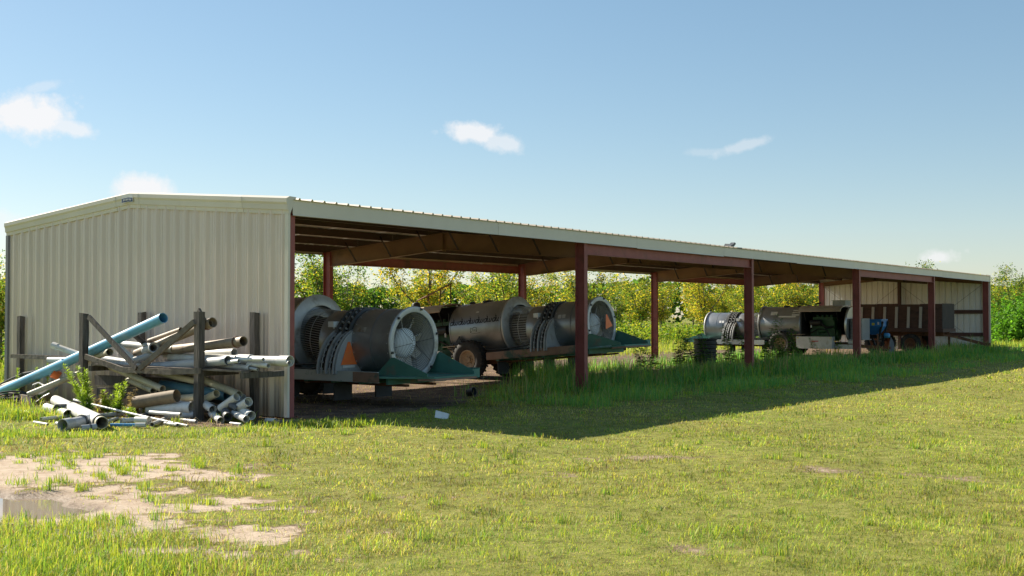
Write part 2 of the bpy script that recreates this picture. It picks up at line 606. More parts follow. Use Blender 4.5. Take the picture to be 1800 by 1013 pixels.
def np_mesh(name, verts, tris, cols=None):
    me = bpy.data.meshes.new(name)
    nv, nt = len(verts), len(tris)
    k = tris.shape[1]
    me.vertices.add(nv)
    me.vertices.foreach_set('co', np.asarray(verts, np.float32).ravel())
    me.loops.add(nt * k)
    me.loops.foreach_set('vertex_index', np.asarray(tris, np.int32).ravel())
    me.polygons.add(nt)
    me.polygons.foreach_set('loop_start', np.arange(0, nt * k, k, dtype=np.int32))
    if cols is not None:
        a = me.color_attributes.new('Col', 'FLOAT_COLOR', 'POINT')
        c4 = np.ones((nv, 4), np.float32)
        c4[:, :3] = cols
        a.data.foreach_set('color', c4.ravel())
    me.update(calc_edges=True)
    return me


def vnoise(x, y, scale, seed=0):
    x = np.asarray(x) * scale + seed * 17.3
    y = np.asarray(y) * scale + seed * 9.1
    xi, yi = np.floor(x).astype(np.int64), np.floor(y).astype(np.int64)
    fx, fy = x - xi, y - yi
    fx, fy = fx * fx * (3 - 2 * fx), fy * fy * (3 - 2 * fy)

    def h(a, b):
        n = (a * 374761393 + b * 668265263 + seed * 974711) & 0x7fffffff
        n = ((n ^ (n >> 13)) * 1274126177) & 0x7fffffff
        return ((n ^ (n >> 16)) & 0xffff) / 65535.0
    return (h(xi, yi) * (1 - fx) + h(xi + 1, yi) * fx) * (1 - fy) + (h(xi, yi + 1) * (1 - fx) + h(xi + 1, yi + 1) * fx) * fy


def fbm(x, y, scale, seed=0, octs=4):
    t, a, n = 0, 1.0, 0
    for i in range(octs):
        t = t + vnoise(x, y, scale * 2 ** i, seed + i) * a
        n += a
        a *= .55
    return t / n


def loc_xy(x, y):
    dx, dy = x - P0.x, y - P0.y
    return dx * E1.x + dy * E1.y, dx * E2.x + dy * E2.y


# ------------------------------------------------------------------ ground
SAND = []   # (x, y, rx, ry, amount)
for (px, py, rx, ry) in [(30, 826, 1.8, 1.7), (215, 834, 1.2, .7), (-160, 830, 2.2, 1.8), (50, 885, 1.1, 1.1), (-130, 890, 1.6, 1.3), (150, 870, .8, .6),
                         (225, 890, .8, .6), (325, 886, .55, .28), (285, 925, .62, .45), (405, 938, .52, .26), (330, 955, .50, .24), (190, 955, .4, .25),
                         (-220, 860, 1.5, 1.5)]:
    g = GP(px, py)
    SAND.append((g.x, g.y, rx, ry))
BARE = []
for (px, py, rx, ry) in ((1138, 804, .62, .26), (1200, 806, .4, .16), (1462, 829, .50, .42), (1590, 834, .36, .14), (1235, 963, .24, .16), (1000, 832, .3, .14), (1690, 842, .3, .12), (760, 872, .3, .12), (1150, 690, .5, .5)):
    g = GP(px, py)
    BARE.append((g.x, g.y, rx, ry))
PUD = []
for (px, py, rx, ry) in [(5, 890, .70, .85), (-150, 886, 1.2, .9), (80, 895, .5, .45), (118, 893, .3, .14)]:
    g = GP(px, py)
    PUD.append((g.x, g.y, rx, ry))


def ell(x, y, lst, nseed, amp):
    n = (fbm(x, y, 1.7, nseed) - .5) * amp + (fbm(x, y, 5.0, nseed + 5, 5) - .5) * amp * .95
    best = np.full(np.shape(x), -9.0)
    for (cx, cy, rx, ry) in lst:
        e = 1 - np.sqrt(((x - cx) / rx) ** 2 + ((y - cy) / ry) ** 2)
        best = np.maximum(best, e * min(rx, ry) / .8)
    return best + n


def sand_mask(x, y):
    bare = np.clip(ell(x, y, BARE, 14, .75) * 2.2 + .25, 0, 1)
    return np.maximum(np.clip(ell(x, y, SAND, 3, 1.7) * 1.7 + .45, 0, 1), bare * .46)


def pud_val(x, y):
    return ell(x, y, PUD, 8, .3)


def dirt_mask(x, y):
    xl, yl = loc_xy(x, y)
    n = (fbm(x, y, .7, 21) - .5) * 2.4
    front = np.clip((yl - (.2 + np.clip((xl - 5.5) * .55, -1.2, 2.4)) + n * .8) * 1.2, 0, 1)
    back = np.clip((12.8 - yl + n * 1.5) * .8, 0, 1)
    side = np.clip((xl + .1) * 3, 0, 1) * np.clip((52 - xl) * .5, 0, 1)
    inside = front * back * side
    # bare earth below the pipe rack
    rack = np.clip(2.1 - np.abs(xl + .85 + n * .3) * 1.7, 0, 1) * np.clip((yl + .6) * 2, 0, 1) * np.clip((8.2 - yl) * .6, 0, 1)
    return np.clip(inside + rack, 0, 1)


def ground_z(x, y):
    z = (fbm(x, y, .22, 31, 3) - .5) * .10 + (fbm(x, y, 1.6, 35, 3) - .5) * .035
    xl, yl = loc_xy(x, y)
    flat = np.clip((np.abs(yl - 4.6) - 4.4) / 2.5, 0, 1)
    flat = np.maximum(flat, np.clip((np.abs(xl - 24.4) - 24.6) / 2.5, 0, 1))
    z = z * np.maximum(flat, .25)
    s = sand_mask(x, y)
    z = z - s * .02
    z = z * (1 - s * .5)
    p = np.clip(pud_val(x, y) * 3 + .15, 0, 1)
    return z * (1 - p) - p * .075


def axis(lo, hi, step, far, grow=1.16):
    a = list(np.arange(lo, hi, step))
    s, x = step, hi
    while x < far:
        a.append(x)
        s *= grow
        x += s
    a.append(far)
    s, x, b = step, lo, []
    while x > -far:
        s *= grow
        x -= s
        b.append(max(x, -far))
    return np.array(b[::-1] + a)


gx = axis(-9, 9, .1, 900)
gy = axis(5.5, 24, .1, 1000)
GX, GY = np.meshgrid(gx, gy)
fx, fy = GX.ravel(), GY.ravel()
GZ = ground_z(fx, fy)
nx, ny = len(gx), len(gy)
ii = (np.arange(ny - 1)[:, None] * nx + np.arange(nx - 1)[None, :]).ravel()
quads = np.stack([ii, ii + 1, ii + 1 + nx, ii + nx], 1)
gc = np.stack([sand_mask(fx, fy), dirt_mask(fx, fy), np.clip(pud_val(fx, fy) * 3.2 + .75, 0, 1)], 1)
gm = np_mesh('ground', np.stack([fx, fy, GZ], 1), quads, gc)
m = bpy.data.materials.new('ground_soil')
m.use_nodes = True
N, L = m.node_tree.nodes, m.node_tree.links
b = N['Principled BSDF']
b.inputs['Roughness'].default_value = .95
b.inputs['Specular IOR Level'].default_value = .1
at = N.new('ShaderNodeAttribute')
at.attribute_name = 'Col'
sp = N.new('ShaderNodeSeparateColor')
L.new(at.outputs['Color'], sp.inputs[0])
t = N.new('ShaderNodeTexCoord')


def gnoise(s, d=8, r=.65):
    n = N.new('ShaderNodeTexNoise')
    n.inputs['Scale'].default_value = s
    n.inputs['Detail'].default_value = d
    n.inputs['Roughness'].default_value = r
    L.new(t.outputs['Object'], n.inputs['Vector'])
    return n.outputs['Fac']


def gramp(f, stops):
    r = N.new('ShaderNodeValToRGB')
    cr = r.color_ramp
    while len(cr.elements) < len(stops):
        cr.elements.new(.5)
    for e, (p, c) in zip(cr.elements, stops):
        e.position = p
        e.color = (*c, 1)
    L.new(f, r.inputs[0])
    return r.outputs[0]


def gmix(f, a, c):
    x = N.new('ShaderNodeMix')
    x.data_type = 'RGBA'
    L.new(f, x.inputs['Factor'])
    L.new(a, x.inputs['A'])
    L.new(c, x.inputs['B'])
    return x.outputs['Result']


turf = gramp(gnoise(5), [(.3, (.11, .095, .03)), (.5, (.20, .21, .045)), (.7, (.29, .26, .085))])
sandc = gramp(gnoise(3.5), [(.28, (.27, .195, .13)), (.42, (.42, .32, .235)), (.55, (.49, .39, .295)), (.72, (.55, .45, .35))])
dirtc = gramp(gnoise(2.2), [(.3, (.075, .052, .036)), (.5, (.15, .105, .075)), (.72, (.30, .215, .155))])
# sharpen sand edges with fine noise
fine = gnoise(14)
am = N.new('ShaderNodeMath')
am.operation = 'ADD'
L.new(sp.outputs[0], am.inputs[0])
L.new(fine, am.inputs[1])
rng = N.new('ShaderNodeMapRange')
rng.inputs['From Min'].default_value = .85
rng.inputs['From Max'].default_value = 1.12
L.new(am.outputs[0], rng.inputs['Value'])
am2 = N.new('ShaderNodeMath')
am2.operation = 'ADD'
L.new(sp.outputs[1], am2.inputs[0])
L.new(fine, am2.inputs[1])
rng2 = N.new('ShaderNodeMapRange')
rng2.inputs['From Min'].default_value = .75
rng2.inputs['From Max'].default_value = 1.1
L.new(am2.outputs[0], rng2.inputs['Value'])
rng3 = N.new('ShaderNodeMapRange')
rng3.inputs['From Min'].default_value = .58
rng3.inputs['From Max'].default_value = .85
L.new(am.outputs[0], rng3.inputs['Value'])
dampc = gramp(gnoise(6), [(.3, (.12, .085, .05)), (.5, (.22, .16, .10)), (.7, (.33, .25, .165))])
c = gmix(rng2.outputs[0], turf, dirtc)
c = gmix(rng3.outputs[0], c, dampc)
c = gmix(rng.outputs[0], c, sandc)
wet = N.new('ShaderNodeMix')
wet.data_type = 'RGBA'
wet.blend_type = 'MULTIPLY'
L.new(sp.outputs[2], wet.inputs['Factor'])
L.new(c, wet.inputs['A'])
wet.inputs['B'].default_value = (.48, .44, .40, 1)
wr = N.new('ShaderNodeMapRange')
wr.inputs['To Min'].default_value = .95
wr.inputs['To Max'].default_value = .35
L.new(sp.outputs[2], wr.inputs['Value'])
L.new(wr.outputs[0], b.inputs['Roughness'])
L.new(wet.outputs['Result'], b.inputs['Base Color'])
bp = N.new('ShaderNodeBump')
bp.inputs['Strength'].default_value = .8
bp.inputs['Distance'].default_value = .03
L.new(gnoise(11, 10, .7), bp.inputs['Height'])
L.new(bp.outputs[0], b.inputs['Normal'])
ground = link_mesh('ground', gm, m, smooth=True)
tag(ground, 'flat mown field with bare sandy patches and packed dirt under the shed', kind='structure')

# puddle
wm = bpy.data.materials.new('muddy_water')
wm.use_nodes = True
b = wm.node_tree.nodes['Principled BSDF']
b.inputs['Base Color'].default_value = (.30, .235, .17, 1)
b.inputs['Roughness'].default_value = .03
b.inputs['Specular IOR Level'].default_value = .7
px0, px1 = min(p[0] - p[2] for p in PUD) - .5, max(p[0] + p[2] for p in PUD) + .5
py0, py1 = min(p[1] - p[3] for p in PUD) - .5, max(p[1] + p[3] for p in PUD) + .5
wx, wy = np.arange(px0, px1, .05), np.arange(py0, py1, .05)
WX, WY = np.meshgrid(wx, wy)
keep = (ground_z(WX, WY) < -.025)
mb = MB()
idx = {}
for j in range(len(wy) - 1):
    for i in range(len(wx) - 1):
        if keep[j:j + 2, i:i + 2].any():
            q = []
            for (a, c2) in ((j, i), (j, i + 1), (j + 1, i + 1), (j + 1, i)):
                if (a, c2) not in idx:
                    idx[(a, c2)] = len(mb.v)
                    mb.v.append((wx[c2], wy[a], -.042))
                q.append(idx[(a, c2)])
            mb.f.append(tuple(q))
            mb.s.append(True)
if mb.f:
    o = mb.build('puddle', wm)
    tag(o, 'shallow muddy brown puddle lying on bare sand', kind='structure')

# ------------------------------------------------------------------ the shed
BAY, LS, WS = 9.8, 48.85, 9.2
FR = [0.06, BAY, 2 * BAY, 3 * BAY, 4 * BAY, LS - .06]
EAVE, RZ, SLOPE = 3.64, 3.93, .081


def roofz(y):
    return RZ + SLOPE * min(y, WS - y)


shed = empty('machine_shed', P0, ROTZ)
tag(shed, 'long open-sided farm shed with beige corrugated metal end wall and dark red steel columns', 'shed')


def hbeam(mb, a, b, w, d, side, t=.014, web=.01):
    """H section from a to b; depth d runs along 'side', flanges are w wide"""
    a, b, side = Vector(a), Vector(b), Vector(side).normalized()
    ax = (b - a).normalized()
    o = side * (d / 2 - t / 2)
    mb.bar(a + o, b + o, w, t, up=side)
    mb.bar(a - o, b - o, w, t, up=side)
    mb.bar(a, b, web, d - 2 * t - .002, up=side)
    return mb


for i, x in enumerate(FR):
    for y0, sgn in ((0.0, 1), (WS, -1)):
        mb = MB()
        top = roofz(0) - .20
        hbeam(mb, (x, y0 + sgn * .14, .02), (x, y0 + sgn * .14, top), .15 if i not in (0, 5) else .12, .27, (0, 1, 0))
        col = mb.build('column', M['red'], shed)
        mb = MB()
        mb.box((x - .14, y0 + sgn * .14 - .20, .0), (x + .14, y0 + sgn * .14 + .20, .02))
        for bx in (-.1, .1):
            for by in (-.16, .16):
                mb.box((x + bx - .015, y0 + sgn * .14 + by - .015, .021), (x + bx + .015, y0 + sgn * .14 + by + .015, .045))
        mb.build('base_plate', M['rust'], col)
        mb = MB()
        mb.box((x - .24, y0 + sgn * .14 - .26, -.2), (x + .24, y0 + sgn * .14 + .26, -.003))
        mb.build('footing', M['concrete'], shed)

# rafters with flange braces
for i, x in enumerate(FR):
    if i == 0:
        x += .1
    if i == 5:
        x -= .1
    dep = .46 if i not in (0, 5) else .24
    for half in (0, 1):
        ya, yb = (.30, 4.6) if half == 0 else (WS - .30, 4.6)
        zt = lambda y: roofz(y) - .205 - dep / 2
        mb = MB()
        hbeam(mb, (x, ya, zt(ya)), (x, yb - (.012 if half == 0 else -.012), zt(yb)), .15, dep, (0, -SLOPE if half == 0 else SLOPE, 1))
        sg = 1 if half == 0 else -1
        # end plates
        mb.box((x - .08, 4.6 - .011 if half == 0 else 4.6 + .001, zt(4.6) - dep / 2 - .04), (x + .08, 4.6 - .001 if half == 0 else 4.6 + .011, zt(4.6) + dep / 2 - .03))
        rf = mb.build('rafter', M['redbrown'], shed)
        if i in (1, 2, 3, 4):
            for y in (1.35, 2.7, 4.05):
                yy = y if half == 0 else WS - y
                for s2 in (-1, 1):
                    mb = MB()
                    mb.bar((x + s2 * .06, yy, roofz(yy) - .205 - dep + .03), (x + s2 * .52, yy, roofz(yy) - .10), .06, .006)
                    mb.build('flange_brace', M['brace'], rf)

# purlins (Z section), one per bay and line, and eave struts
for bay in range(5):
    xa, xb = FR[bay] + .004, FR[bay + 1] - .004
    for half in (0, 1):
        for k, y in enumerate((1.35, 2.7, 4.05)):
            yy = y if half == 0 else WS - y
            z = roofz(yy) - .006
            mb = MB()
            mb.bar((xa, yy, z - .10), (xb, yy, z - .10), .006, .188)
            mb.bar((xa, yy + .03, z - .004), (xb, yy + .03, z - .004), .06, .005)
            mb.bar((xa, yy - .03, z - .196), (xb, yy - .03, z - .196), .06, .005)
            mb.build('purlin', M['purlin'], shed)
        yy = .02 if half == 0 else WS - .02
        sg = 1 if half == 0 else -1
        mb = MB()
        z = roofz(0)
        mb.bar((xa, yy, z - .115), (xb, yy, z - .115), .008, .215)
        mb.bar((xa, yy + sg * .045, z - .22), (xb, yy + sg * .045, z - .22), .08, .006)
        mb.build('eave_strut', M['purlin'], shed)
    if bay in (1, 3):
        for y0, sg in ((0.075, 1), (WS - .075, -1)):
            mb = MB()
            hbeam(mb, (xa + .09, y0, 3.50), (xb - .09, y0, 3.50), .13, .27, (0, 0, 1))
            mb.build('portal_beam', M['red'], shed)

# roof sheets
PW = LS / 53


def roof_panel_mesh(half):
    p = PW / 3
    prof = []
    for r in range(3):
        x = r * p
        prof += [(x, 0), (x + .10, 0), (x + .118, .034), (x + .145, .034), (x + .163, 0)]
    prof.append((PW, 0))
    mb = MB()
    ya, yb = (-.105, 4.6 - .002) if half == 0 else (WS + .105, 4.6 + .002)
    n = len(prof)
    vs = [(x, ya, (RZ + SLOPE * (min(ya, WS - ya))) + z) for x, z in prof] + [(x, yb, roofz(yb) + z) for x, z in prof]
    fs = [(i, i + 1, n + i + 1, n + i) for i in range(n - 1)]
    if half:
        fs = [f[::-1] for f in fs]      # the painted face points up on both slopes
    me = bpy.data.meshes.new('roof_panel')
    me.from_pydata(vs, [], fs)
    me.update()
    return me


for half in (0, 1):
    me = roof_panel_mesh(half)
    me.materials.append(M['roof'])
    for k in range(53):
        o = link_mesh('roof_panel', me, None, shed, loc=(k * PW, 0, 0.001 * (k % 2)))
mb = MB()
for s in (-1, 1):
    mb.add([(0, 4.6, roofz(4.6) + .05), (LS, 4.6, roofz(4.6) + .05), (LS, 4.6 + s * .22, roofz(4.38) + .038), (0, 4.6 + s * .22, roofz(4.38) + .038)], [(0, 1, 2, 3)])
mb.build('ridge_cap', M['trim'], shed)

# fascia along both eaves in lapped lengths
xs = [0.0]
while xs[-1] < LS - 4:
    xs.append(xs[-1] + random.choice((5.6, 6.1, 6.1, 5.2)))
xs[-1] = LS
rr = random.Random(3)
for half in (0, 1):
    for a, b in zip(xs[:-1], xs[1:]):
        y0 = -.062 if half == 0 else WS + .062
        sg = 1 if half == 0 else -1
        j = rr.uniform(-.012, .012)
        dz = rr.uniform(-.014, .010)
        mb = MB()
        poly = [(y0 + sg * .04, EAVE + dz - .002), (y0 - sg * .006, EAVE + dz), (y0 + j * .3, EAVE + .03 + dz), (y0, RZ - .03), (y0 - sg * .012, RZ - .012), (y0 + sg * .03, RZ - .008)]
        n = len(poly)
        vs = [(a + .004, p, q) for p, q in poly] + [(b - .004, p, q) for p, q in poly]
        mb.add(vs, [(i, i + 1, n + i + 1, n + i) for i in range(n - 1)])
        # inner backing so that the trim has thickness
        mb.box((a + .006, min(y0 + sg * .003, y0 + sg * .012), EAVE + .035), (b - .006, max(y0 + sg * .003, y0 + sg * .012), RZ - .035))
        mb.build('fascia_panel', M['trim'], shed)


# corrugated end walls
def wall_panel(x0, sgn, y0, y1, ztop, material):
    p = .3048
    prof = []
    y = y0
    for r in range(3):
        yy = y0 + r * p
        prof += [(yy, 0), (yy + .008, 0), (yy + .066, .050), (yy + .090, .050), (yy + .104, 0),
                 (yy + .150, 0), (yy + .158, .007), (yy + .176, .007), (yy + .184, 0),
                 (yy + .226, 0), (yy + .234, .007), (yy + .252, .007), (yy + .260, 0)]
    prof = [(min(a, y1), o) for a, o in prof] + [(y1, 0)]
    mb = MB()
    n = len(prof)
    brk = [a for a, o in prof]
    vs = [(x0 + sgn * o, a, .03) for a, o in prof] + [(x0 + sgn * o, a, ztop(a)) for a, o in prof]
    mb.add(vs, [(i, i + 1, n + i + 1, n + i) for i in range(n - 1)])
    return mb.build('wall_panel', material, shed)


for k in range(10):
    y0 = .03 + k * .914
    wall_panel(-.055, -1, y0, min(y0 + .914, WS - .03), lambda y: roofz(y) - .20, M['beige'])
    wall_panel(LS + .055, 1, y0, min(y0 + .914, WS - .03), lambda y: roofz(y) - .06, M['inwall'])
# the inner girts and post of the two end walls
for xw, sg in ((-.05, 1), (LS + .05, -1)):
    for z in (.95, 2.15):
        for ya, yb in ((.30, 4.5), (4.7, WS - .30)):
            mb = MB()
            mb.box((min(xw + sg * .004, xw + sg * .1), ya, z - .008), (max(xw + sg * .004, xw + sg * .1), yb, z))
            mb.box((min(xw + sg * .092, xw + sg * .1), ya, z - .2), (max(xw + sg * .092, xw + sg * .1), yb, z - .01))
            mb.build('girt', M['purlin'], shed)
    mb = MB()
    hbeam(mb, (xw + sg * .24, 4.6, .02), (xw + sg * .24, 4.6, 3.8), .14, .22, (1, 0, 0))
    mb.build('wind_post', M['purlin'], shed)
    for (ya, yb) in ((.35, 4.5), (4.7, WS - .35)):
        mb = MB()
        mb.tube([(xw + sg * .14, ya, 3.45), (xw + sg * .14, yb, .25)], .006, 5)
        mb.build('brace_cable', M['black'], shed)
        mb = MB()
        mb.tube([(xw + sg * .165, yb, 3.45), (xw + sg * .165, ya, .25)], .006, 5)
        mb.build('brace_cable', M['black'], shed)

# screws on the gable sheets
mb = MB()
rs = random.Random(5)
for z, step in ((2.17, 1), (.95, 1), (3.05, 2), (3.58, 2)):
    for k in range(0, 30, step):
        y = .03 + k * .3048 + .105 + rs.uniform(-.006, .006)
        if z > roofz(y) - .28:
            continue
        zz = z + rs.uniform(-.012, .012)
        mb.lathe([(0, .017), (.010, .014), (.011, 0.0005)], (-.0555, y, zz), (-1, 0, 0), 6)
o = mb.build('screw', M['screw'], shed)
tag(o, kind='stuff')

# rake (gable) trim in lengths: a boxed upper fascia over a narrower lower band
cuts = [-.07, 1.15, 2.95, 4.28, 4.6, 5.05, 6.9, WS + .07]
for xw, sg in ((-.055, -1), (LS + .055, 1)):
    for k, (ya, yb) in enumerate(zip(cuts[:-1], cuts[1:])):
        j = .004 * (k % 2)
        prof = [(.012, -.275), (.040, -.275), (.044, -.20), (.070, -.195), (.078, -.10), (.098, -.06), (.098, .012), (.02, .052), (-.14, .046)]
        prof = [(o + (j if 0 < i < 7 else 0), z) for i, (o, z) in enumerate(prof)]
        mb = MB()
        n = len(prof)
        f = lambda y: RZ + SLOPE * min(y, WS - y)
        vs = [(xw + sg * o, ya + .002, f(ya) + z) for o, z in prof] + [(xw + sg * o, yb - .002, f(yb) + z) for o, z in prof]
        mb.add(vs, [(i, i + 1, n + i + 1, n + i) for i in range(n - 1)])
        # closed ends
        mb.add(vs[:n], [tuple(range(n))])
        mb.add(vs[n:], [tuple(range(n))])
        mb.build('rake_trim', M['trim'], shed)
    mb = MB()
    mb.box((min(xw, xw + sg * .05), -.064, .03), (max(xw, xw + sg * .05), .028, 3.66))
    mb.build('corner_trim', M['trim'], shed)
    mb = MB()
    mb.box((min(xw, xw + sg * .05), WS - .028, .03), (max(xw, xw + sg * .05), WS + .075, 3.66))
    mb.build('corner_trim', M['shadetrim'], shed)

# the small maker's plate at the gable peak (its print is too small to read)
xf = -.055 - .106
pl = MB()
for ya, yb in ((4.44, 4.6), (4.6, 4.82)):
    f = lambda y: RZ + SLOPE * min(y, WS - y)
    pl.add([(xf, ya, f(ya) - .16), (xf, yb, f(yb) - .16), (xf, yb, f(yb) + .005), (xf, ya, f(ya) + .005)], [(0, 1, 2, 3)])
plate = pl.build('maker_plate', M['white'], shed)
pr = MB()
for ya, yb in ((4.45, 4.6), (4.6, 4.81)):
    pr.add([(xf - .003, ya, f(ya) - .15), (xf - .003, yb, f(yb) - .15), (xf - .003, yb, f(yb) - .07), (xf - .003, ya, f(ya) - .07)], [(0, 1, 2, 3)])
pr.build('blue_band', M['navy'], plate)
pr = MB()
for k in range(6):
    y = 4.49 + k * .048
    pr.box((xf - .007, y, f(y) - .125), (xf - .004, y + .022, f(y) - .09))
pr.build('print_mark', M['white'], plate)

# bent sheet scrap lying on the roof edge
mb = MB()
mb.prism([(0, 0, 0), (.38, 0, .02), (.62, 0, .17), (.50, 0, .24), (.30, 0, .14), (.05, 0, .06)], (0, .22, .0))
mb.prism([(.35, .23, .05), (.7, .23, .02), (.78, .23, .09), (.45, .23, .17)], (0, .3, .02))
o = mb.build('metal_scrap', M['darkgrey'], None, rot=(0, 0, ROTZ), loc=S(18.2, .1, roofz(.1) + .037))
o.scale = (.62, .62, .62)
tag(o, 'bent grey scrap of sheet metal lying on the roof edge', 'scrap')

# ------------------------------------------------------------------ wheels


def tyre_mesh(r, w, rim):
    mb = MB()
    h = w / 2
    prof = [(-h * .72, rim), (-h * .98, rim + (r - rim) * .35), (-h * .95, rim + (r - rim) * .75), (-h * .72, r * .975), (0, r * .985), (h * .72, r * .975),
            (h * .95, rim + (r - rim) * .75), (h * .98, rim + (r - rim) * .35), (h * .72, rim)]
    mb.lathe(prof, (0, 0, 0), (0, 1, 0), 36)
    n = 22
    for k in range(n):
        for s in (-1, 1):
            a = 2 * PI * (k + (.5 if s > 0 else 0)) / n
            a2 = a + .16
            p = Vector((math.cos(a) * r * .975, s * h * .92, math.sin(a) * r * .975))
            q = Vector((math.cos(a2) * r * .995, s * h * .08, math.sin(a2) * r * .995))
            mb.bar(p, q, .045, .04, up=(math.cos(a), 0, math.sin(a)))
    return mb.mesh('tyre')


def rim_mesh(rim, w, holes=6):
    mb = MB()
    h = w / 2
    for s in (-1, 1):
        prof = [(s * h * .74, rim + .012), (s * h * .74, rim - .02), (s * h * .35, rim - .05), (s * h * .2, rim * .55), (s * h * .22, rim * .3), (s * h * .5, rim * .26), (s * h * .52, .001)]
        mb.lathe(prof, (0, 0, 0), (0, 1, 0), 28)
        for k in range(holes):
            a = 2 * PI * k / holes
            mb.lathe([(0, .016), (s * .03, .016), (s * .03, .001)], (math.cos(a) * rim * .42, s * h * .21, math.sin(a) * rim * .42), (0, 1, 0), 6)
    return mb.mesh('rim')


def wheel(parent, loc, r=.56, w=.38, rim=.28, rimmat='rimtan'):
    o = link_mesh('wheel', tyre_mesh(r, w, rim), M['tyre'], parent, loc=loc)
    link_mesh('rim', rim_mesh(rim, w), M[rimmat], o)
    return o


# ------------------------------------------------------------------ air-blast sprayers
def arc_pts(cx, cz, rx, rz, a0, a1, n):
    return [(cx + rx * math.cos(a0 + (a1 - a0) * i / n), cz + rz * math.sin(a0 + (a1 - a0) * i / n)) for i in range(n + 1)]


def stroke(mb, pts, w, mapf):
    """ribbon of width w along 2-D polyline pts"""
    n = len(pts)
    vs = []
    for i, p in enumerate(pts):
        a, b = pts[max(i - 1, 0)], pts[min(i + 1, n - 1)]
        d = Vector((b[0] - a[0], b[1] - a[1])).normalized()
        nn = Vector((-d.y, d.x)) * w / 2
        vs += [mapf(p[0] + nn.x, p[1] + nn.y), mapf(p[0] - nn.x, p[1] - nn.y)]
    mb.add(vs, [(2 * i, 2 * i + 1, 2 * i + 3, 2 * i + 2) for i in range(n - 1)])


def dw_text(mapf, n=6, h=.20, pitch=.315):
    mb = MB()
    sl = .22
    for k in range(n):
        x0 = k * pitch
        sk = lambda pts: [(x0 + x + y * sl, y) for x, y in pts]
        c = [(.062 + .045 * math.cos(a), .058 + .056 * math.sin(a)) for a in np.linspace(0.2, 2 * PI + .2, 15)]
        stroke(mb, sk(c), .027, mapf)
        stroke(mb, sk([(.112, .0), (.112, .06), (.110, .15), (.098, .178), (.07, .180)]), .031, mapf)
        c = [(.148, .118), (.145, .05), (.153, .015), (.178, .004), (.203, .018), (.215, .055), (.217, .115)]
        stroke(mb, sk(c), .027, mapf)
        c = [(.217, .06), (.221, .018), (.246, .004), (.272, .015), (.284, .05), (.286, .118)]
        stroke(mb, sk(c), .027, mapf)
        stroke(mb, sk([(.045, .222), (.068, .222)]), .02, mapf)
    return mb


